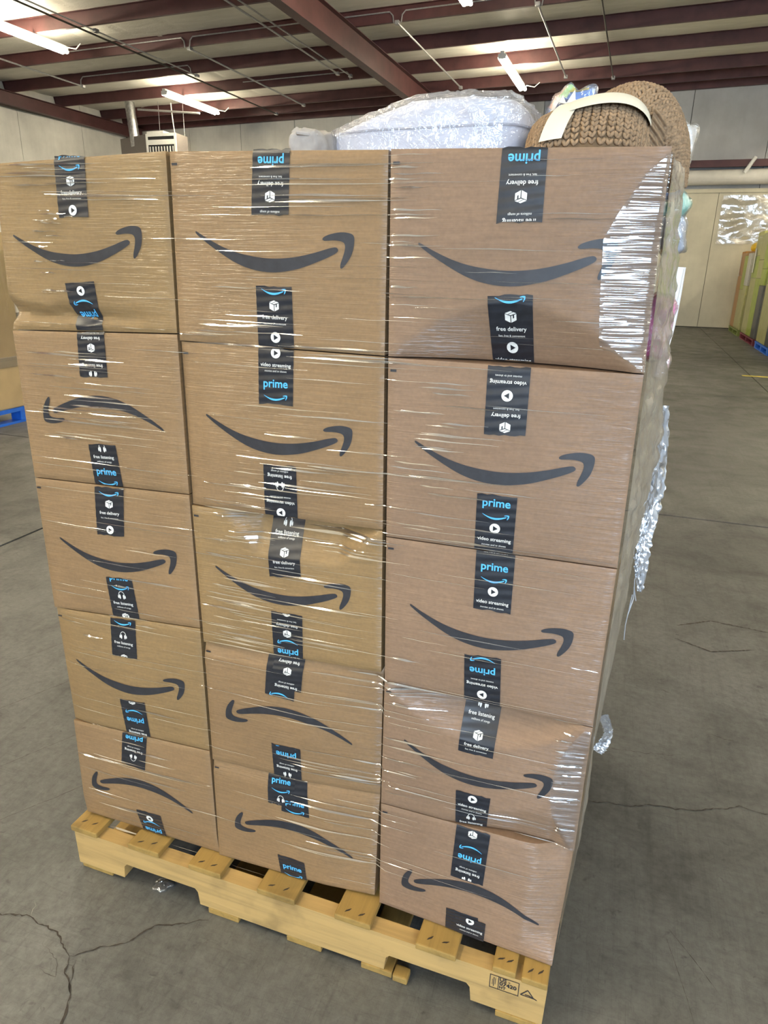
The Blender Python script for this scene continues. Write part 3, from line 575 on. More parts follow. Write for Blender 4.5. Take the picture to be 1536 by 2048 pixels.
(0.51,0.611,1.431,1.9),(0.443,0.517,1.401,2.6),(0.499,0.592,1.378,2.4),(0.522,0.633,1.402,2.3),(0.4,0.47,1.393,2.6),(0.423,0.525,1.396,2.2),
(0.452,0.574,1.068,2.3),(0.504,0.56,1.139,1.6),(0.415,0.485,0.791,2.2),(0.49,0.564,1.071,1.6),(0.399,0.497,0.953,1.6),(0.455,0.559,0.992,1.7),
(0.408,0.517,0.836,2.7),(0.43,0.514,0.957,2.6),(0.496,0.582,1.003,2.6),(0.452,0.51,1.042,2.8),(0.44,0.524,0.853,3.0),(0.487,0.592,1.096,1.3),
(0.457,0.565,0.883,1.8),(0.442,0.557,1.109,2.4),(0.478,0.563,1.000,3.1),(0.488,0.589,0.904,3.0),(0.435,0.544,1.058,2.5),(0.471,0.556,0.912,1.4),
(0.468,0.564,0.849,1.8),(0.491,0.558,1.113,2.4),(0.439,0.499,0.888,3.1),(0.426,0.486,0.989,2.0),(0.437,0.511,0.812,1.5),(0.477,0.57,0.829,2.2),
(0.489,0.575,1.012,2.1),(0.428,0.509,1.074,1.3),(0.867,0.983,1.100,1.5),(0.857,0.981,1.069,1.8),(0.835,0.907,1.076,2.5),(0.91,0.976,1.268,2.3),
(0.822,0.915,1.182,2.1),(0.896,0.987,1.140,2.8),(0.825,0.892,1.283,1.6),(0.916,1.032,1.083,2.0),(0.912,1.019,1.055,2.9),(0.881,0.949,1.335,1.7),
(0.872,0.989,1.170,1.7),(0.913,1.014,1.298,1.8),(0.876,0.925,1.153,2.4),(0.882,0.933,1.263,2.4),(0.838,0.901,1.284,2.3),(0.863,0.917,1.224,1.6),
(0.879,0.938,1.221,2.8),(0.871,0.99,1.237,2.3),(0.829,0.896,1.192,2.9),(0.892,0.945,1.318,2.5),(0.866,0.948,1.246,1.5),(0.865,0.984,1.168,2.4),
(0.87,0.952,1.327,2.3),(0.883,0.999,1.248,2.6),]
PATCH = [(1.2084, 1.6749), (1.1794, 1.6471), (1.1489, 1.595), (1.1335, 1.5611), (1.1386, 1.4766), (1.1453, 1.4088), (1.1858, 1.3914), (1.216, 1.372)]

# ================================================================== THE CARTON STACK
DEPTH = .45
def patch_left(z):
    P = PATCH
    for a, b in zip(P[:-1], P[1:]):
        if b[1] <= z <= a[1]: s = (a[1]-z)/(a[1]-b[1]); return a[0]+(b[0]-a[0])*s
    return P[-1][0]
BQ = {}
def dent(k, u, v):
    d = -.004*math.sin(PI*clamp(u))*math.sin(PI*clamp(v))
    e = min(u, 1-u, v, 1-v)
    if e < .010: d += .0025*(1-e/.010)**2
    if k == (0, 0):
        v0 = .185-.05*u+.012*math.sin(17*u+1)+.008*math.sin(43*u)
        fade = 1-sstep(.45, .98, u)
        if v < v0: d += .015*min(1, (v0-v)/.075)*fade
        v1 = .10-.02*u+.01*math.sin(23*u)
        if v < v1: d -= .013*clamp((v1-v)/.05)*fade
        d += .007*sstep(.06, 0, u)*sstep(.25, .15, v)*sstep(0,.08,v)
    elif k == (2, 0):
        a = .30*max(0, math.sin(PI*clamp((u-.03)/.93)))**.75
        d += .045*max(0, a-v)/.3
        x, z = quad_at(BQ.get(k, BOXQ[k]), u, v); d += .20*max(0, x-patch_left(z))*sstep(0, .06, v)
    elif k == (1, 2):
        vb = 1-.27*clamp((u-.16)/.2)
        if u > .78: vb = max(vb, 1-.27*clamp((1-u)/.22))
        d += .040*max(0, v-vb)/.27
    elif k == (2, 3):
        vb = 1-.30*max(0, math.sin(PI*clamp((u-.02)/.93)))**.7
        d += .046*max(0, v-vb)/.30
        d += .20*max(0, u-.87)*.41*sstep(.95, .7, v)
        a = .26*clamp((u-.35)/.35)*clamp((.985-u)/.1)
        d += .020*max(0, a-v)/.25
    elif k == (2, 4):
        d += .022*max(0, u-.82)/.18*sstep(0, .25, v)
        d -= .03*u*(1-v)
        d += .012*max(0, v-.84)/.16*sstep(.75, .95, u)
    elif k == (1, 3):
        d += .014*max(0, u-.60)/.40
        d += .010*max(0, v-.9)/.1
    elif k == (1, 1):
        d += .005*max(0, .12-u)/.12
    elif k == (1, 4):
        d += .010*max(0, u-.7)/.3
        d += .006*max(0, v-.88)/.12
    elif k == (0, 3):
        d += .006*max(0, .12-u)/.12
    elif k == (0, 4):
        d += .006*max(0, .2-v)/.2
    return d
def quad_at(Q, u, v):
    x = (Q[0][0]*(1-u)+Q[1][0]*u)*v + (Q[3][0]*(1-u)+Q[2][0]*u)*(1-v)
    z = (Q[0][1]*(1-u)+Q[1][1]*u)*v + (Q[3][1]*(1-u)+Q[2][1]*u)*(1-v)
    return x, z
def inv_quad(Q, x, z):
    u = v = .5
    for _ in range(5):
        zt = Q[0][1]*(1-u)+Q[1][1]*u; zb = Q[3][1]*(1-u)+Q[2][1]*u; v = (z-zb)/(zt-zb)
        xl = Q[0][0]*v+Q[3][0]*(1-v); xr = Q[1][0]*v+Q[2][0]*(1-v); u = (x-xl)/(xr-xl)
    return u, v
for k, Q in BOXQ.items():
    ix, iz = .0016, .0011
    Q = [list(q) for q in Q]
    Q[0][0] += ix; Q[3][0] += ix; Q[1][0] -= ix; Q[2][0] -= ix
    Q[0][1] -= iz; Q[1][1] -= iz; Q[2][1] += iz; Q[3][1] += iz
    if k[1] == 4:
        for i in (2, 3): Q[i][1] = max(Q[i][1], .1412)
    BQ[k] = Q
def surf(k, x, z):
    u, v = inv_quad(BQ[k], x, z); return dent(k, clamp(u), clamp(v))
def box_at(x, z):
    best = None
    for k, Q in BQ.items():
        u, v = inv_quad(Q, x, z); e = max(abs(u-.5), abs(v-.5))
        if best is None or e < best[0]: best = (e, k)
    return best[1]

# --- lettering: built-in font turned into flat meshes once per word
_txt = {}
def text_mesh(s, bold=0.0):
    if (s, bold) in _txt: return _txt[(s, bold)]
    cu = bpy.data.curves.new('lettering', 'FONT'); cu.body = s; cu.size = 1.0; cu.align_x = 'CENTER'; cu.align_y = 'CENTER'
    cu.resolution_u = 3; cu.offset = bold; cu.fill_mode = 'FRONT' if hasattr(cu, 'fill_mode') else cu.fill_mode
    o = bpy.data.objects.new('lettering', cu); COL.objects.link(o)
    dg = bpy.context.evaluated_depsgraph_get(); ev = o.evaluated_get(dg); me = ev.to_mesh()
    V = [(v.co.x, v.co.y) for v in me.vertices]; F = [tuple(p.vertices) for p in me.polygons]
    ev.to_mesh_clear(); bpy.data.objects.remove(o); bpy.data.curves.remove(cu)
    x0 = min(v[0] for v in V); x1 = max(v[0] for v in V); y0 = min(v[1] for v in V); y1 = max(v[1] for v in V)
    V = [((x-(x0+x1)/2)/(x1-x0), (y-(y0+y1)/2)/(x1-x0)) for x, y in V]
    _txt[(s, bold)] = (V, F); return V, F
def fan(poly): return poly, [tuple(range(len(poly)))]
def smooth_loop(P, m=3):
    out = []; n = len(P)
    for i in range(n):
        p0, p1, p2, p3 = [Vector(P[(i+q) % n]) for q in (-1, 0, 1, 2)]
        for s in range(m):
            a = s/m; q = .5*((2*p1)+(p2-p0)*a+(2*p0-5*p1+4*p2-p3)*a*a+(3*p1-p0-3*p2+p3)*a**3); out.append((q.x, q.y))
    return out
SMILEP = [smooth_loop(ARC), smooth_loop(ARROW)]
def smile_polys(): return SMILEP
def block(kind):
    "flat shapes of one printed block, in tape widths; the origin is the middle of its main line, y up. -> [(verts, faces, material)]"
    R = []
    def words(s, wid, y, mi, bold=0.0):
        V, F = text_mesh(s, bold); R.append(([(x*wid, y+q*wid) for x, q in V], F, mi))
    if kind == 'prime':
        words('prime', .70, .02, 1, .018)
        for P in smile_polys(): R.append((*fan([((x-.5)*.68, -.255+y*.68) for x, y in P]), 1))
    elif kind == 'deliv':
        words('free delivery', .70, 0, 2, .012); words('fast, free & convenient', .62, -.15, 2, .0)
        y = .31; s = .13
        R.append((*fan([(-s, y+.05), (-.01, y+.0), (-.01, y-.15), (-s, y-.09)]), 2))
        R.append((*fan([(.01, y+.0), (s, y+.05), (s, y-.09), (.01, y-.15)]), 2))
        R.append((*fan([(-s, y+.065), (0, y+.115), (.05, y+.095), (-.07, y+.04)]), 2))
        R.append((*fan([(.065, y+.09), (s, y+.065), (.0, y+.02), (-.055, y+.035)]), 2))
        R.append((*fan([(.05, y+.02), (.08, y+.032), (.08, y-.04), (.05, y-.055)]), 0))
    elif kind == 'video':
        words('video streaming', .86, 0, 2, .012); words('movies and tv shows', .62, -.14, 2, .0)
        y = .32
        R.append((*fan([(.135*math.cos(a*PI/12), y+.135*math.sin(a*PI/12)) for a in range(24)]), 2))
        R.append((*fan([(-.045, y-.07), (.075, y), (-.045, y+.07)]), 0))
    elif kind == 'listen':
        words('free listening', .74, 0, 2, .012); words('millions of songs', .52, -.14, 2, .0)
        y = .28; n = 14
        V = [(.115*math.cos(PI*i/n), y+.02+.15*math.sin(PI*i/n)) for i in range(n+1)] + [(.098*math.cos(PI*i/n), y+.02+.132*math.sin(PI*i/n)) for i in range(n+1)]
        R.append((V, [(i, i+1, n+2+i, n+1+i) for i in range(n)], 2))
        for s in (-1, 1):
            R.append((*fan([(s*.07+.030*math.cos(a*PI/5), y-.03+.085*math.sin(a*PI/5)) for a in range(10)]), 2))
            R.append((*fan([(s*.125+.022*math.cos(a*PI/5), y-.03+.06*math.sin(a*PI/5)) for a in range(10)]), 2))
    return R
def make_tape(k, Q, layer, items, parent, org):
    zmin = lambda x: BQ[k][3][1]+(BQ[k][2][1]-BQ[k][3][1])*clamp((x-BQ[k][3][0])/(BQ[k][2][0]-BQ[k][3][0]))+.0012
    tl, tr, br, bl = [Vector((q[0], max(q[1], zmin(q[0])))) for q in Q]
    wid = ((tr-tl).length+(br-bl).length)/2; L = (((bl+br)/2)-((tl+tr)/2)).length
    rnd = random.Random(int(L*1e5)+layer)
    def mp(s, t):               # s -0.5..0.5 across, t 0..1 downwards
        a = tl.lerp(tr, s+.5); b = bl.lerp(br, s+.5); return a.lerp(b, t)
    lift = .0011+.0007*layer
    n = 64; edge = [rnd.uniform(-.004, .004) for _ in range(9)]
    def fn(u, v):
        p = mp(u-.5, v)
        if v in (0.0, 1.0): p = p + Vector((0, edge[int(u*8)]*.35))
        return (p.x-org[0], surf(k, p.x, p.y)-lift+.0004*math.sin(40*v+3*u)-org[1], p.y-org[2])
    tape = MB().grid(fn, 8, n).build('packing_tape', M['tape'], parent, 'all', fixn=False)
    # print: lay the blocks out in tape widths, cut at the tape ends, then drape
    bm = bmesh.new(); H = L/wid; add = []
    for kind, fr, flip in items:
        cy = -fr*H
        for V, F, mi in block(kind):
            sg = -1 if flip else 1
            vs = [bm.verts.new((x*sg, cy+y*sg, 0 if mi else .004)) for x, y in V]
            for f in F:
                try: fc = bm.faces.new([vs[i] for i in f]); fc.material_index = mi
                except ValueError: pass
    bmesh.ops.triangulate(bm, faces=list(bm.faces))
    for co, no in (((0, -.02, 0), (0, 1, 0)), ((0, -H+.02, 0), (0, -1, 0)), ((.49, 0, 0), (1, 0, 0)), ((-.49, 0, 0), (-1, 0, 0))):
        bmesh.ops.bisect_plane(bm, geom=list(bm.verts)+list(bm.edges)+list(bm.faces), plane_co=co, plane_no=no, clear_outer=True)
    for i in range(1, 22):
        bmesh.ops.bisect_plane(bm, geom=list(bm.verts)+list(bm.edges)+list(bm.faces), plane_co=(0, -H*i/22, 0), plane_no=(0, 1, 0))
    if len(bm.faces):
        for v in bm.verts:
            s, t, up = v.co.x, -v.co.y/H, v.co.z
            p = mp(s, t); v.co = Vector((p.x-org[0], surf(k, p.x, p.y)-lift-.0009-up*.1-org[1], p.y-org[2]))
        me = bpy.data.meshes.new('tape_print'); bm.to_mesh(me)
        for m_ in ('tape', 'blue', 'white'): me.materials.append(M[m_])
        link(bpy.data.objects.new('tape_print', me), tape)
    bm.free()
ROWN = ['top', 'second', 'third', 'fourth', 'bottom']; COLN = ['left', 'middle', 'right']
DESC = {(0, 0): 'top carton of the left column, its lower edge crushed and creased', (1, 0): 'top carton of the middle column, below the bagged duvet', (2, 0): 'top carton of the right column with a crinkled film patch on its corner',
        (0, 1): 'second carton down in the left column, its smile upside down', (1, 1): 'second carton down in the middle column, smile upright', (2, 1): 'second carton down in the right column, flat and undented',
        (0, 2): 'third carton down in the left column, smile upright', (1, 2): 'third carton down in the middle column, dented along its top edge', (2, 2): 'third carton down in the right column',
        (0, 3): 'fourth carton down in the left column, smile upright', (1, 3): 'fourth carton down in the middle column, smile upside down', (2, 3): 'fourth carton down in the right column, dented at top and bottom',
        (0, 4): 'bottom carton of the left column, smile upside down', (1, 4): 'bottom carton of the middle column, smile upside down', (2, 4): 'bottom carton of the right column at the stamped pallet corner'}
NU, NV = 52, 44
for k in BOXQ:
    c, r = k; Q = BQ[k]
    bx = (Q[2][0]+Q[3][0])/2; bz = (Q[2][1]+Q[3][1])/2; org = (bx, DEPTH/2, bz)
    t = thing('shipping_carton', 'brown ' + DESC[k], 'box', org, 0, 'printed cartons in the front stack')
    mb = MB()
    def fn(u, v):
        x, z = quad_at(Q, u, v); return (x-org[0], dent(k, u, v)-org[1], z-org[2])
    mb.grid(fn, NU, NV)
    # sides and back
    B0 = len(mb.v)
    ring = [(i, 0) for i in range(NU)] + [(NU, j) for j in range(NV)] + [(i, NV) for i in range(NU, 0, -1)] + [(0, j) for j in range(NV, 0, -1)]
    idx = [j*(NU+1)+i for i, j in ring]
    for i, j in ring:
        x, z = quad_at(Q, i/NU, j/NV); mb.v.append((x-org[0], DEPTH-org[1], z-org[2]))
    n = len(ring)
    for a in range(n):
        b = (a+1) % n; mb.f.append((idx[b], idx[a], B0+a, B0+b)); mb.m.append(0)
    mb.f.append(tuple(B0+a for a in range(n))); mb.m.append(0)
    mat = M['card_daylit'] if c == 2 else (M['card_c'] if (c + r) % 3 == 0 else M['card'])
    mb.build('carton_body', mat, t, 32)
    # printed smile
    A, E = Vector(SMILE[k][0]), Vector(SMILE[k][1]); d = E-A; nrm = Vector((-d.y, d.x))
    bm = bmesh.new()
    for P in smile_polys():
        bm.faces.new([bm.verts.new((*(A+d*a+nrm*b), 0)) for a, b in P])
    bmesh.ops.triangulate(bm, faces=list(bm.faces))
    x0, x1 = min(A.x, E.x), max(A.x, E.x)
    for i in range(1, 14):
        bmesh.ops.bisect_plane(bm, geom=list(bm.verts)+list(bm.edges)+list(bm.faces), plane_co=(x0+(x1-x0)*i/14, 0, 0), plane_no=(1, 0, 0))
    for v in bm.verts: v.co = Vector((v.co.x-org[0], surf(k, v.co.x, v.co.y)-.0011-org[1], v.co.y-org[2]))
    me = bpy.data.meshes.new('printed_smile'); bm.to_mesh(me); bm.free(); me.materials.append(M['ink'])
    link(bpy.data.objects.new('printed_smile', me), t)
    # little black registration dash in the upper left corner
    if k not in ((0, 0), (0, 1), (0, 4)):
        x, z = quad_at(Q, .012, .93); y = surf(k, x+.005, z)
        MB().add([(x-org[0], y-.001-org[1], z-org[2]), (x+.011-org[0], y-.001-org[1], z-org[2]), (x+.011-org[0], y-.001-org[1], z+.004-org[2]), (x-org[0], y-.001-org[1], z+.004-org[2])], [(0, 1, 2, 3)]).build('registration_mark', M['ink'], t, fixn=False)
    for kk, TQ, ly, items in TAPES:
        if kk == k: make_tape(k, TQ, ly, items, t, org)
# a plain carton filling the pallet behind the printed ones
rc = thing('bulk_carton', 'plain brown bulk carton standing behind the printed carton stack', 'box', (.6, .74, .1417))
MB().rbox((0, 0, .765), (1.19, .54, 1.53), .008).build('carton_body', M['card_plain'], rc)
MB().box((0, 0, 1.533), (1.17, .06, .004)).build('top_tape', M['tape'], rc)

# ================================================================== PALLET
PYF, PYR = -.040, .94      # front edge, rear edge (metres), the pallet is turned a touch
pal = thing('wooden_pallet', 'pale pine pallet with notched stringers under the carton stack', 'pallet', (0, 0, 0), 0)
PROT = -.026
def pb(name, a, b, mat, r=.003):
    mb = MB().rbox([(a[i]+b[i])/2 for i in range(3)], [b[i]-a[i] for i in range(3)], r)
    o = mb.build(name, M[mat], pal); return o
def stringer(y):
    zt, zb = .124, .018; n = .047
    P = [(-.008, zb)]
    def notch(x0, x1):
        q = [(x0, zb), (x0+.004, zb+n*.8)]
        q += [(x0+.012, zb+n), (x1-.012, zb+n), (x1-.004, zb+n*.8), (x1, zb)]
        return q
    P += notch(.135, .362) + notch(.845, 1.045) + [(1.198, zb), (1.200, zt), (-.010, zt)]
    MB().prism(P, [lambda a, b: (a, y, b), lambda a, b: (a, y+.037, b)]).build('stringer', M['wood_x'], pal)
for y in (PYF+.004, .43, .90): stringer(y)
# top deck boards, bottom deck boards
DECK = [(-.016, .066), (.160, .252), (.338, .428), (.528, .626), (.725, .812), (.918, 1.008), (1.085, 1.134), (1.146, 1.200)]
rnd = random.Random(5)
for i, (a, b) in enumerate(DECK):
    j = rnd.uniform(-.004, .004)
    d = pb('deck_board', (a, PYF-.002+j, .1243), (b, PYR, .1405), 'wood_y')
    for s in (.3, .68):
        x = a+(b-a)*s; yy = PYF+.022+rnd.uniform(-.004, .004); a0 = rnd.uniform(.3, .9)
        vs = [(x+dx*math.cos(a0)-dy*math.sin(a0), yy+dx*math.sin(a0)+dy*math.cos(a0), .1411) for dx, dy in ((-.009, 0), (-.003, .0022), (.008, .0012), (.009, 0), (.002, -.0024), (-.006, -.001))]
        MB().add(vs, [tuple(range(6))]).build('nail_hole', M['nail'], d, fixn=False)
for a, b in [(-.004, .092), (.385, .47), (.60, .69), (.79, .865), (1.10, 1.19)]:
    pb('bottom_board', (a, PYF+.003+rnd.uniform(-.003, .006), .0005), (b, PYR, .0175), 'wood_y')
MB().rbox((.885, PYF+.012, .010), (.035, .03, .018), .004).build('split_block', M['wood_y'], pal)
# treatment stamp on the right end of the front stringer
sy = PYF+.004-.0010; sx = 1.082; sz = .078
st = MB()
def rect(x0, x1, z0, z1): st.add([(x0, sy, z0), (x1, sy, z0), (x1, sy, z1), (x0, sy, z1)], [(0, 1, 2, 3)])
W_, H_ = .062, .038; q = .0016
rect(sx, sx+W_, sz, sz+q); rect(sx, sx+W_, sz+H_-q, sz+H_); rect(sx, sx+q, sz, sz+H_); rect(sx+W_-q, sx+W_, sz, sz+H_); rect(sx+.018, sx+.018+q, sz, sz+H_)
rect(sx+.008, sx+.0095, sz+.006, sz+.032); rect(sx+.0055, sx+.0066, sz+.010, sz+.026); rect(sx+.0115, sx+.0126, sz+.012, sz+.030)
for s_, z_, wd in (('US -', .031, .022), ('07420', .0195, .036), ('HT', .0085, .014)):
    V, F = text_mesh(s_, .03)
    st.add([(sx+.021+wd/2+x*wd, sy, sz+z_+y*wd) for x, y in V], F)
tx = sx+W_+.018
for (x0, z0, x1, z1) in ((-.014, .008, 0, .026), (0, .026, .012, .010), (-.014, .008, .016, .008), (.004, .012, .020, .006), (-.005, .012, .006, .012)):
    dx, dz = x1-x0, z1-z0; l = math.hypot(dx, dz); nx, nz_ = -dz/l*.0011, dx/l*.0011
    st.add([(tx+x0+nx, sy, sz+z0+nz_), (tx+x1+nx, sy, sz+z1+nz_), (tx+x1-nx, sy, sz+z1-nz_), (tx+x0-nx, sy, sz+z0-nz_)], [(0, 1, 2, 3)])
st.build('treatment_stamp', M['ink'], pal, fixn=False)
pal.rotation_euler = (0, 0, PROT)

# ================================================================== STRETCH FILM
wrap = thing('stretch_wrap', 'clear stretch film wound around the carton stack, glinting in drawn wrinkles', 'plastic film', (.6, .5, .1412))
WO = (.6, .5, .1412)
FILM_R = film_mat('film_wrinkle', .55, .07, .11, (.95, .93, .88), .2)
FILM_P = film_mat('film_patch', .13, .04, .09, (.9, .93, 1), .5)
FILM_S = film_mat('film_side', .26, .40, .13, (.90, .86, .74), .3, bumps=((1, 1, .8), 11, .4, .8))
FILM_T = film_mat('film_tail', .35, .50, .15, (.80, .88, 1.0), .3)
mb = MB(); rnd = random.Random(11)
for (x0, x1, z, wmm) in WRINKLES:
    # one drawn-out pleat: a narrow flat facet of film leaning back from the carton, tapered at its ends
    xm = (x0+x1)/2; x0, x1 = max(.002, xm-(xm-x0)*1.25), min(1.212, xm+(x1-xm)*1.25)
    n = 12; wd = wmm*.0012; vs = []; ph = rnd.uniform(0, 6); tilt = rnd.uniform(-.010, .004); lean = math.tan(math.radians(rnd.uniform(14, 46)))
    for i in range(n+1):
        s = i/n; x = x0+(x1-x0)*s; kx = box_at(x, z); taper = min(1, s*5+.08, (1-s)*2.2+.08)*(.75+.25*math.sin(ph+7*s))
        zz = z+tilt*(x-x0)+.0005*math.sin(ph+9*s); y = surf(kx, x, zz)-.0026; h = wd*taper
        vs += [(x-WO[0], y-h*lean-WO[1], zz-h/2-WO[2]), (x-WO[0], y-WO[1], zz+h/2-WO[2])]
    mb.add(vs, [(2*i, 2*i+2, 2*i+3, 2*i+1) for i in range(n)])
o = mb.build('film_wrinkles', FILM_R, wrap, 'all', fixn=False); o['kind'] = 'stuff'
# crinkled patch over the upper right corner
def patch_fn(xr, key, za, zb, left):
    def fn(u, v):
        z = za+(zb-za)*v; xl = left(z); x = xl+(xr(z)-xl)*u
        w_ = noise.noise((x*7, 2, z*190))*.0022+noise.noise((x*16, 5, z*420))*.0012
        y = surf(key, x, z)-.0042+w_*sstep(0, .06, u)
        return (x-WO[0], y-WO[1], z-WO[2])
    return fn
MB().grid(patch_fn(lambda z: 1.2125+(1.672-z)*.014, (2, 0), 1.3735, 1.6748, patch_left), 20, 260).build('film_corner_patch', FILM_P, wrap, 'all', fixn=False)
pl2 = lambda z: 1.155+.05*((z-.57)/.15)**2 if z > .57 else 1.155+.05*((.57-z)/.15)**2
MB().grid(patch_fn(lambda z: 1.2145, (2, 3), .4225, .715, pl2), 14, 150).build('film_corner_patch', FILM_P, wrap, 'all', fixn=False)
# side sheet, bunched where it is drawn round the goods behind
def side_x(z):
    for r in range(5):
        Q = BQ[(2, r)]
        if z >= Q[2][1]-.002 or r == 4:
            s = clamp((z-Q[2][1])/(Q[1][1]-Q[2][1])); return Q[2][0]+(Q[1][0]-Q[2][0])*s+.003
def side_fn(u, v):
    y = .012+u*.95; z = .15+v*1.53
    b = .002+(.014+.028*sstep(.25, .42, v))*sstep(0, .38, u)+.010*math.sin(9*v+4*u)*sstep(.1, .4, u)
    wv = (.010*abs(noise.noise((y*26, z*2.2, 1)))+.006*noise.noise((y*60+9*z, z*5, 7)))*sstep(.85, .45, v)+.005*noise.noise((y*5, z*60, 2))*sstep(.45, .75, v)+.006*noise.noise((y*9, z*9, 4))+.010*abs(noise.noise((y*14+z*11, z*28, 8)))*sstep(.4, .6, v)
    return (side_x(z)+b+wv*sstep(0, .06, u)-WO[0], y-WO[1], z-WO[2])
MB().grid(side_fn, 70, 190).build('film_side_sheet', FILM_S, wrap, 'all', fixn=False)
# dangling torn tail
def ribbon(pts, wid, name, mat, seed, tw=.9, n=40, crump=.004):
    P = [Vector(p) for p in pts]
    def at(s):
        f = s*(len(P)-1); i = min(int(f), len(P)-2); a = f-i
        p0, p1, p2, p3 = P[max(i-1, 0)], P[i], P[i+1], P[min(i+2, len(P)-1)]
        return .5*((2*p1)+(p2-p0)*a+(2*p0-5*p1+4*p2-p3)*a*a+(3*p1-p0-3*p2+p3)*a**3)
    def fn(u, v):
        c = at(v); w_ = wid(v); an = tw*math.sin(3.1*v+seed)
        off = Vector((math.cos(an), math.sin(an), 0))*(u-.5)*w_
        nz_ = Vector((noise.noise((u*7, v*30, seed)), noise.noise((u*7, v*30, seed+9)), 0))*crump*1.6
        p = c+off+nz_; return (p.x-WO[0], p.y-WO[1], p.z-WO[2])
    return MB().grid(fn, 8, n).build(name, mat, wrap, 'all', fixn=False)
ribbon([(1.290, .5, 1.24), (1.301, .52, 1.12), (1.304, .52, 1.02), (1.293, .5, .93), (1.296, .49, .86), (1.299, .49, .79)], lambda v: .030*math.sin(PI*clamp(.15+v*.83))**.7+.006, 'film_tail', FILM_T, 1, .5, 90)
ribbon([(1.284, .45, 1.17), (1.290, .47, 1.02), (1.280, .46, .90), (1.284, .46, .84)], lambda v: .022*(1-v)+.004, 'film_tail', FILM_T, 4, .8, 60)
for i, pts in enumerate([[(1.292, .49, .86), (1.284, .49, .82), (1.288, .49, .77), (1.280, .48, .73)], [(1.285, .49, .80), (1.294, .49, .765)], [(1.284, .49, .78), (1.278, .48, .70), (1.280, .48, .66)]]):
    MB().tube([(a-WO[0], b-WO[1], c-WO[2]) for a, b, c in pts], .0012, 5).build('film_thread', FILM_T, wrap)
ribbon([(1.252, .38, .50), (1.266, .40, .46), (1.272, .41, .43), (1.262, .40, .40), (1.250, .39, .385)], lambda v: .030, 'film_curl', FILM_T, 7, .9, 40)

# ================================================================== SOFT GOODS ON TOP AND BEHIND
TOPZ = 1.6985
SHEET = film_mat('clear_bag', .16, .10, .08, (1, 1, 1), .5, bumps=((1, 1, 1), 34, .9, 1.2))
fab = plain('lavender_white_cotton', (0.66, 0.67, 0.75), .9, var=.05, scale=60)
grey = plain('grey_fabric', (0.34, 0.31, 0.28), .9, var=.15, scale=40)
def pillow_fn(x0, x1, y0, y1, z0, ztop, e=.35, amp=.0, fr=9.0, sd=0.0, grow=0.0, zp=.62):
    cx, cy = (x0+x1)/2, (y0+y1)/2; hx, hy = (x1-x0)/2+grow, (y1-y0)/2+grow
    def sp(w, p): return math.copysign(abs(w)**p, w)
    def fn(u, v):
        a = 2*PI*u; b = -PI/2+PI*v
        x = cx+hx*sp(math.cos(a), .42)*sp(math.cos(b), e); y = cy+hy*sp(math.sin(a), .42)*sp(math.cos(b), e)
        zt = ztop(x)+grow; hz = (zt-z0)/2; z = z0+hz+hz*sp(math.sin(b), zp)
        if amp:
            d = amp*(noise.noise((x*fr, y*fr, z*fr+sd))+.7*noise.noise((x*fr*2.7, y*fr*2.7, z*fr*2.2+sd)))
            n = Vector((x-cx, (y-cy)*.8, (z-z0-hz)*2.2)).normalized(); x += n.x*d; y += n.y*d; z += n.z*d
        return (x, y, max(z, z0))
    return fn
dz = lambda x: 1.768+.048*sstep(.55, .80, x)+.004*math.sin(9*x)-.02*sstep(.93, .99, x)
DO = (.77, .54, TOPZ)
def rel(fn, O): return lambda u, v: tuple(c-o for c, o in zip(fn(u, v), O))
dv = thing('bagged_duvet', 'white duvet in a shiny clear plastic bag on top of the cartons', 'duvet', DO)
MB().grid(rel(pillow_fn(.550, .972, .26, .80, TOPZ+.001, dz, amp=.003, fr=12, e=.22, zp=.30), DO), 72, 36, closed_u=True).build('folded_duvet', fab, dv, 'all')
def seam(s):
    a = 2*PI*s; sp = lambda w, p: math.copysign(abs(w)**p, w)
    return (.761+.215*sp(math.cos(a), .42)-DO[0], .53+.272*sp(math.sin(a), .42)-DO[1], TOPZ+.064+.008*math.cos(a)-DO[2])
MB().tube([seam(i/90) for i in range(91)], .0022, 6, caps=False).build('piping', plain('piping_grey', (.42, .43, .50), .8), dv, 'all')
def bagz(x): return dz(x)
def bag_fn(u, v):
    f = pillow_fn(.545, .982, .255, .808, TOPZ+.0005, dz, amp=0, grow=.005, e=.22, zp=.30)
    x, y, z = f(u, v)
    q = Vector((x*22+2*noise.noise((x*9, y*9, z*9)), y*22, z*30)); r = 1-min(1, 5*abs(noise.noise(q)))+.7*(1-min(1, 5*abs(noise.noise(q*2.1+Vector((3, 1, 7))))))
    d = .0055*r*sstep(TOPZ+.050, TOPZ+.072, z)+.001
    n = Vector((x-.772, (y-.53)*.8, (z-1.76)*2.2)).normalized()
    return (x+n.x*d, y+n.y*d, z+n.z*d)
MB().grid(rel(bag_fn, DO), 260, 120, closed_u=True).build('plastic_bag', SHEET, dv, 'all')
# gathered ends of the bag
def gather(c, d, l, w_, seed):
    def fn(u, v):
        s = v*l; p = Vector(c)+Vector(d)*s
        a = 2*PI*u; r = w_*(1-.55*v)*(1+.35*noise.noise((math.cos(a)*2.2, math.sin(a)*2.2, seed+v*3)))
        return (p.x-DO[0], p.y+r*math.cos(a)-DO[1], p.z+r*math.sin(a)*.55-DO[2])
    MB().grid(fn, 40, 16, closed_u=True).build('bag_end', SHEET, dv, 'all')
gather((.985, .46, 1.755), (.8, -.1, -.55), .05, .06, 2); gather((.58, .44, 1.755), (-1, -.1, -.35), .06, .06, 5)
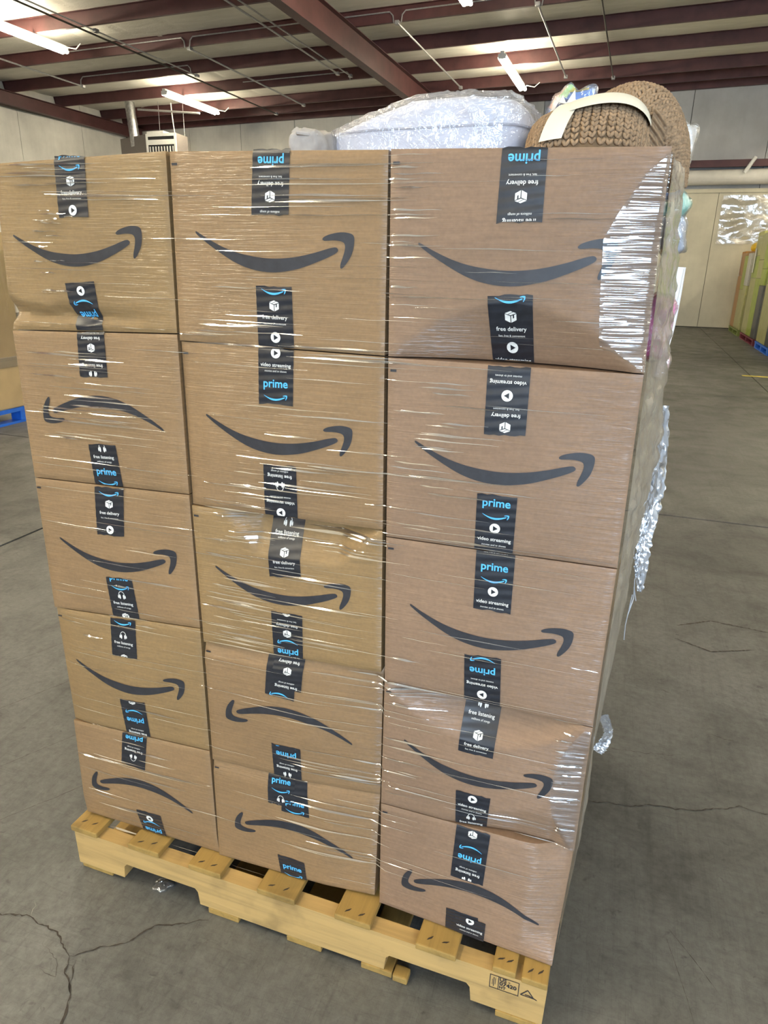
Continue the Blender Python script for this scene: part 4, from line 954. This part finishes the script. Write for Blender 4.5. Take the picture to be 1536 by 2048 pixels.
# grey bundle beside the duvet
GO = (.56, .28, TOPZ)
gb = thing('fabric_bundle', 'small grey fabric bundle lying left of the bagged duvet', 'bundle', GO)
MB().grid(rel(pillow_fn(.525, .598, .20, .36, TOPZ+.001, lambda x: 1.764, e=.5, amp=.009, fr=34), GO), 44, 24, closed_u=True).build('folded_cloth', grey, gb, 'all')
MB().tube([(.53-GO[0], .25-GO[1], 1.745-GO[2]), (.555-GO[0], .195-GO[1], 1.752-GO[2]), (.59-GO[0], .21-GO[1], 1.748-GO[2])], .004, 7).build('tie_cord', grey, gb, True)

# knitted throw: a front roll and a thick fold arching over it, covered in stitches
KO = (1.10, .30, TOPZ)
kn = thing('knitted_throw', 'chunky tan knitted throw folded and tied with a cream band', 'throw', KO)
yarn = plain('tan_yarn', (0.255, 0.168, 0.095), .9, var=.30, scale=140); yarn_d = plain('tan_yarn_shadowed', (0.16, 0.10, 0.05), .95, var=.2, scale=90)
band = plain('cream_band', (0.66, 0.63, 0.52), .6, var=.04)
def lobeA(u, v):     # u round the dome left to right, v from the front foot up and over
    a = PI*(1-u); b = PI*v
    cx, cy = 1.078, .30; hx, hy, hz = .103, .13, .098
    rr = math.sin(a)**.55 if 0 < u < 1 else 0
    x = cx+hx*math.cos(a); y = cy-hy*math.cos(b)*rr; z = TOPZ+hz*math.sin(b)**.8*rr*(1+.06*math.sin(7*u+2))
    return Vector((x, y, z))
ARCP = [Vector(q) for q in ((1.055, .40, 1.721), (1.085, .40, 1.771), (1.135, .39, 1.792), (1.180, .37, 1.782), (1.212, .35, 1.743), (1.228, .34, 1.712), (1.240, .34, 1.665))]
ARCR = [.030, .038, .042, .042, .034, .024, .014]
def crm(P, s):
    f = s*(len(P)-1); i = min(int(f), len(P)-2); a = f-i
    p0, p1, p2, p3 = P[max(i-1, 0)], P[i], P[i+1], P[min(i+2, len(P)-1)]
    return .5*((2*p1)+(p2-p0)*a+(2*p0-5*p1+4*p2-p3)*a*a+(3*p1-p0-3*p2+p3)*a**3)
def lobeB(u, v):     # swept roll, u along, v around
    c = crm(ARCP, u); t_ = (crm(ARCP, min(1, u+.02))-crm(ARCP, max(0, u-.02))).normalized()
    a_ = Vector((0, 1, 0)); a_ = (a_-t_*a_.dot(t_)).normalized(); b_ = t_.cross(a_)
    r = crm(ARCR, u); q = 2*PI*v
    return c+a_*math.cos(q)*r*2.3+b_*math.sin(q)*r
def stitches(fn, nu, nv, ln, rad, mb, skip=None, vr=(0, 1), sgn=1):
    ell = []
    for j in range(1, 4):
        for i in range(5): ell.append((math.sin(PI*j/4)*math.cos(2*PI*i/5), math.sin(PI*j/4)*math.sin(2*PI*i/5), math.cos(PI*j/4)))
    ell = [(0, 0, 1)]+ell+[(0, 0, -1)]
    fs = [(0, 1+i, 1+(i+1) % 5) for i in range(5)]
    for j in range(2): fs += [(1+5*j+i, 6+5*j+i, 6+5*j+(i+1) % 5, 1+5*j+(i+1) % 5) for i in range(5)]
    fs += [(16, 11+(i+1) % 5, 11+i) for i in range(5)]
    rn = random.Random(3)
    for j in range(nv):
        for i in range(nu):
            u = (i+.5+rn.uniform(-.1, .1))/nu; v = vr[0]+(vr[1]-vr[0])*(j+.5+rn.uniform(-.1, .1))/nv
            if skip and skip(u, v): continue
            p = fn(u, v); du = fn(min(1, u+.01), v)-fn(max(0, u-.01), v); dv_ = fn(u, v+.008)-fn(u, v-.008)
            if du.length < 1e-5 or dv_.length < 1e-5: continue
            du.normalize(); n = du.cross(dv_).normalized()*sgn; dv_ = n.cross(du)*sgn
            for s in (-1, 1):
                ax = (dv_+du*s*.62).normalized(); bx_ = n.cross(ax); o_ = p+du*s*ln*.33+n*rad*.45
                L_ = ln*.72*rn.uniform(.9, 1.15); R_ = rad*rn.uniform(.85, 1.15)
                mb.add([tuple(o_+ax*c*L_+bx_*a*R_+n*b*R_-Vector(KO)) for a, b, c in ell], fs)
def relv(fn): return lambda u, v: tuple(fn(u, v)-Vector(KO))
MB().grid(relv(lambda u, v: lobeA(u, clamp(v, .001, .999))), 40, 24).build('folded_knit', yarn_d, kn, 'all')
MB().grid(relv(lobeB), 40, 30).build('folded_knit', yarn_d, kn, 'all')
s1 = MB(); stitches(lobeA, 23, 26, .0086, .0037, s1, vr=(.03, .8))
o = s1.build('knit_stitches', yarn, kn, 'all', fixn=False); o['kind'] = 'stuff'
s1 = MB(); stitches(lobeB, 36, 42, .0086, .0037, s1, sgn=-1)
o = s1.build('knit_stitches', yarn, kn, 'all', fixn=False); o['kind'] = 'stuff'
# ribbed edge tucked between
def rib(u, v):
    p = Vector((1.172+.030*u+.012*v, .255+.03*u, 1.712+.066*v-.02*u)); return p+Vector((0, -.006*math.sin(PI*u), .0))
MB().grid(relv(lambda u, v: rib(u, v)+Vector((0, .004*math.sin(36*v+5*u), 0))), 20, 60).build('ribbed_edge', yarn, kn, 'all')
# cream band: up over the roll, then along its crest to the right
def bandfn(u, v):
    p = lobeA(.27+.13*u+.11*v, .06+.40*v); n = (p-Vector((1.09, .30, 1.70))).normalized(); return p+n*(.0095)
MB().grid(relv(bandfn), 8, 24).build('tie_band', band, kn, 'all')
def bandfn2(u, v):
    p = lobeA(.42+.46*v, .45-.23*u+.03*v); n = (p-Vector((1.09, .30, 1.69))).normalized(); return p+n*(.0105+.006*math.sin(PI*v))
MB().grid(relv(bandfn2), 8, 30).build('tie_band', band, kn, 'all')
for pts in ([(1.024, .262, 1.794), (1.030, .26, 1.806), (1.037, .262, 1.792)], [(1.037, .262, 1.793), (1.050, .26, 1.813), (1.052, .262, 1.795)]):
    q = [Vector(p)-Vector(KO) for p in pts]; off = Vector((0, .004, 0))
    MB().add([q[0], q[1], q[2], q[0]+off, q[1]+off, q[2]+off], [(0, 1, 2), (5, 4, 3), (0, 3, 4, 1), (1, 4, 5, 2), (2, 5, 3, 0)]).build('band_end', band, kn)

def packet(name, label, cat, c, d, mat, seed, rx=0.0, ry=0.0, rz=0.0, prints=(), bag=True, parts='pouch'):
    "soft plastic pouch, puffed and crumpled"
    t = thing(name, label, cat, (c[0], c[1], c[2]-d[2]/2))
    R = Matrix.Rotation(rz, 3, 'Z') @ Matrix.Rotation(ry, 3, 'Y') @ Matrix.Rotation(rx, 3, 'X')
    def mk(g, amp):
        def fn(u, v):
            a = 2*PI*u; b = -PI/2+PI*v; sp = lambda w, p: math.copysign(abs(w)**p, w)
            p = Vector((sp(math.cos(a), .5)*sp(math.cos(b), .5)*(d[0]/2+g), sp(math.sin(a), .5)*sp(math.cos(b), .5)*(d[1]/2+g), sp(math.sin(b), .6)*(d[2]/2+g)))
            p *= 1+amp*noise.noise((p.x*40+seed, p.y*40, p.z*40))
            p = R @ p; return (p.x, p.y, p.z+d[2]/2)
        return fn
    MB().grid(mk(0, .16), 36, 20, closed_u=True).build(parts, mat, t, 'all')
    for (pu0, pu1, pv0, pv1, pm) in prints:
        f = mk(.0012, .16)
        MB().grid(lambda u, v: f(pu0+(pu1-pu0)*u, pv0+(pv1-pv0)*v), 8, 8).build('printed_patch', pm, t, 'all', fixn=False)
    if bag: MB().grid(mk(.003, .22), 44, 24, closed_u=True).build('clear_wrapper', SHEET, t, 'all')
    return t
cblue = plain('blue_print', (.07, .22, .62), .4, var=.2, scale=60); cgreen = plain('green_print', (.45, .72, .40), .4, var=.2); cnavy = plain('navy_print', (.02, .04, .16), .4)
cwhite = plain('white_plastic', (.75, .76, .76), .4, var=.05); cmint = plain('mint_plastic', (.30, .66, .56), .4, var=.08); cpink = plain('pink_plastic', (.75, .16, .42), .45, var=.35, scale=50)
clil = plain('grey_blue_plastic', (.44, .48, .55), .4, var=.1); cpeach = plain('peach_print', (.75, .48, .36), .5)
cyel = plain('yellow_print', (.75, .66, .12), .4)
packet('plastic_packet', 'blue and green printed packet between the duvet bag and the knitted throw', 'packet', (1.020, .50, 1.768), (.095, .11, .185), cblue, 3, ry=.25,
       prints=((.60, .72, .72, .92, cgreen), (.66, .80, .50, .70, cnavy), (.52, .62, .60, .90, cpeach), (.70, .78, .80, .97, cyel), (.60, .66, .5, .72, cwhite)))
packet('plastic_packet', 'white packet tip sticking out right of the knitted throw', 'packet', (1.240, .60, 1.742), (.060, .10, .135), cwhite, 8, ry=.2)
packet('plastic_packet', 'blue printed packet under the hanging end of the knitted throw', 'packet', (1.230, .52, 1.700), (.060, .10, .075), cblue, 12, prints=((.6, .8, .35, .6, cwhite),))
packet('plastic_packet', 'mint green packet corner poking out of the wrapped right side', 'packet', (1.262, .66, 1.655), (.044, .08, .058), cmint, 15, ry=.7)
packet('plastic_packet', 'grey blue packet below the mint green one', 'packet', (1.262, .66, 1.600), (.056, .09, .080), clil, 19, ry=-.2)
packet('plastic_packet', 'pink packet bulging through the film low on the right side', 'packet', (1.248, .52, 1.405), (.060, .10, .130), cpink, 23, ry=.15, prints=((.55, .9, .2, .45, plain('magenta_print', (.55, .02, .25), .4)),))
packet('plastic_packet', 'small pale pink pouch hanging below the white paper slips', 'packet', (1.274, .58, 1.318), (.035, .05, .05), plain('pale_pink_plastic', (.72, .50, .50), .5), 29)
def slip(label, P, wid, seed):
    mat = plain('white_paper', (.80, .82, .88), .7, var=.02)
    b = P[-1]
    def fn(u, v):
        c = crm([Vector(p) for p in P], v); return (c.x+(u-.5)*wid*.8-b[0], c.y+(u-.5)*wid*1.2-b[1], c.z-b[2]+.004*math.sin(5*v))
    mb = MB().grid(fn, 6, 24); n = len(mb.v)
    o = mb.build('paper_slip', mat, None, 'all', fixn=False); o.location = b
    s_ = o.modifiers.new('thickness', 'SOLIDIFY'); s_.thickness = .0012
    tag(o, label, 'paper'); return o
slip('long white paper slip hanging out of the wrapped right side, its end curled', [(1.291, .60, 1.53), (1.290, .60, 1.46), (1.287, .60, 1.40), (1.279, .60, 1.345)], .016, 1)
slip('shorter wide white paper slip beside the pink packet', [(1.282, .58, 1.53), (1.279, .58, 1.47), (1.273, .58, 1.40), (1.270, .58, 1.365)], .030, 2)
# scrap of film on the floor under the pallet edge
def scrap(x, y, r, label, seed):
    def fn(u, v):
        a = 2*PI*u; b = PI*v*.5
        rr = r*(1+.45*noise.noise((math.cos(a)*1.8, math.sin(a)*1.8, seed+b)))
        return (rr*math.cos(a)*math.cos(b), rr*math.sin(a)*math.cos(b), .0015+r*.55*math.sin(b)*(1+.4*noise.noise((math.cos(a)*3, math.sin(a)*3, seed))))
    o = MB().grid(fn, 40, 12, closed_u=True).build('film_scrap', film_mat('film_scrap_clear', .3, .12, .12, (1, 1, 1), .5), None, 'all'); o.location = (x, y, 0)
    tag(o, label, 'plastic scrap'); return o
scrap(.232, -.015, .022, 'crumpled scrap of clear film on the floor by the pallet notch', 2)

# ================================================================== BACKGROUND LOADS
def plastic_pallet(label, x0, x1, y0, y1, mat, th=0.0):
    t = thing('plastic_pallet', label, 'pallet', (0, 0, 0), -TH if th else 0, None)
    MB().bbox((x0, y0, .115), (x1, y1, .15)).build('deck', mat, t)
    nx = 3
    for i in range(3):
        xc = x0+.07+(x1-x0-.14)*i/2
        MB().bbox((xc-.06, y0, .001), (xc+.06, y1, .022)).build('runner', mat, t)
        for j in range(3):
            yc = y0+.08+(y1-y0-.16)*j/2
            MB().rbox((xc, yc, .068), (.13, .15, .096), .008).build('foot', mat, t)
    return t
pb_blue = plain('blue_plastic', (.015, .12, .55), .4, var=.1)
plastic_pallet('bright blue plastic pallet under the tall carton at the left edge', -5.50, -4.29, 2.93, 4.32, pb_blue)
gl = thing('bulk_carton', 'tall tan bulk carton wrapped in film at the left edge', 'box', (-4.9, 3.62, .1505))
MB().rbox((0, 0, .80), (1.19, 1.36, 1.60), .012).build('carton_body', plain('tan_cardboard', (.42, .30, .15), .7, var=.08, scale=6), gl)
MB().rbox((0, 0, .44), (1.204, 1.374, .10), .006).build('film_fold', film_mat('film_band', .3, .12, .14, (1, .95, .85), .4, bumps=((1, 1, 1), 8, .7, .5)), gl)
MB().rbox((0, 0, .95), (1.202, 1.372, 1.0), .006).build('film_cover', film_mat('film_cover', .10, .02, .12, (1, 1, 1), .3, bumps=((4, 4, 1), 4, .5, .5)), gl)
lime = plain('lime_carton', (.38, .50, .03), .5, var=.2, scale=8); paley = plain('pale_yellow_carton', (.48, .48, .19), .5, var=.15, scale=8); blk = plain('charcoal_carton', (.04, .045, .055), .5)
orng = plain('orange_brown_board', (.50, .23, .05), .6, var=.1); whit = plain('white_carton', (.62, .62, .58), .5); yelb = plain('yellow_bag', (.75, .50, .02), .4)
FC = film_mat('load_film', .07, .02, .14, (1, 1, .95), .4, bumps=((3, 3, 2), 3, .6, .6))
def load(label, y0, y1, cells, top, x0=3.75, x1=4.85, pc=None, plabel=''):
    plastic_pallet(plabel, x0, x1, y0, y1, pc, 1)
    t = thing('wrapped_load', label, 'pallet load', (0, 0, 0), -TH)
    zs = .1515; n = len(cells)
    yy = [y0+(y1-y0)*f for f in cells['cols']]
    for ci, col in enumerate(cells['stack']):
        z = zs
        for (hh, mt) in col:
            MB().rbox(((x0+x1)/2, (yy[ci]+yy[ci+1])/2, z+hh/2), (x1-x0-.03, yy[ci+1]-yy[ci]-.012, hh-.008), .015).build('carton', mt, t); z += hh
    MB().rbox(((x0+x1)/2, (y0+y1)/2, zs+(top-zs)/2), (x1-x0+.012, y1-y0+.012, top-zs), .05).build('film_cover', FC, t)
    return t
l1 = load('farthest wrapped load with an orange brown board and yellow sack on top', 19.5, 21.5, {'cols': [0, .30, .62, 1], 'stack': [[(1.1, paley), (.8, whit)], [(1.0, paley), (.85, lime)], [(1.35, orng), (.62, orng)]]}, 2.08, pc=plain('olive_pallet', (.16, .20, .05), .5), plabel='olive green plastic pallet under the farthest wrapped load')
sk = MB().grid(lambda u, v: (4.05+.17*math.cos(2*PI*u)*math.sin(PI*v), 20.9+.30*math.sin(2*PI*u)*math.sin(PI*v), 2.215-.13*math.cos(PI*v)*(1+.1*math.sin(5*u))), 24, 14, closed_u=True).build('sack', yelb, l1, 'all')
MB().grid(lambda u, v: (4.15+.20*math.cos(2*PI*u)*math.sin(PI*v), 20.2+.34*math.sin(2*PI*u)*math.sin(PI*v), 2.27-.19*math.cos(PI*v)), 24, 14, closed_u=True).build('black_sack', M['black'], l1, 'all')
load('wrapped load of pale yellow cartons with a charcoal column on maroon pallet', 16.7, 19.0, {'cols': [0, .30, .62, 1], 'stack': [[(1.15, blk), (.35, lime), (.6, lime), (.2, whit)], [(1.3, lime), (.4, paley), (.6, paley)], [(1.3, paley), (.5, lime), (.55, paley)]]}, 2.42, pc=plain('maroon_pallet', (.13, .015, .03), .5), plabel='maroon plastic pallet under the load with a charcoal column')
load('wrapped load of lime green cartons with dark labels on blue pallet', 14.65, 16.4, {'cols': [0, .35, .7, 1], 'stack': [[(1.0, blk), (.5, lime), (.5, blk), (.4, whit)], [(1.2, paley), (.5, lime), (.4, blk), (.3, lime)], [(1.2, paley), (.6, lime), (.55, lime)]]}, 2.5, pc=pb_blue, plabel='blue plastic pallet in the right hand row of loads')
load('nearest wrapped load in the right hand row, cut by the picture edge', 12.2, 14.3, {'cols': [0, .4, .75, 1], 'stack': [[(1.3, paley), (1.0, lime)], [(1.3, lime), (1.0, paley)], [(1.2, blk), (.6, lime), (.55, paley)]]}, 2.5, pc=M['black'], plabel='black plastic pallet nearest in the right hand row')
for k, (y, z, w_, h_, lb) in enumerate([(21.3, 1.75, .10, .55, 'white label sheet on the orange brown board load'), (18.7, 1.85, .18, .55, 'white label sheet on the load above the maroon pallet'), (16.2, 2.05, .16, .55, 'white label sheet on the lime green load')]):
    o = MB().bbox((3.736, y-w_/2, z-h_/2), (3.741, y+w_/2, z+h_/2)).build('label_sheet', whit, None); o.rotation_euler = (0, 0, -TH); tag(o, lb, 'paper')
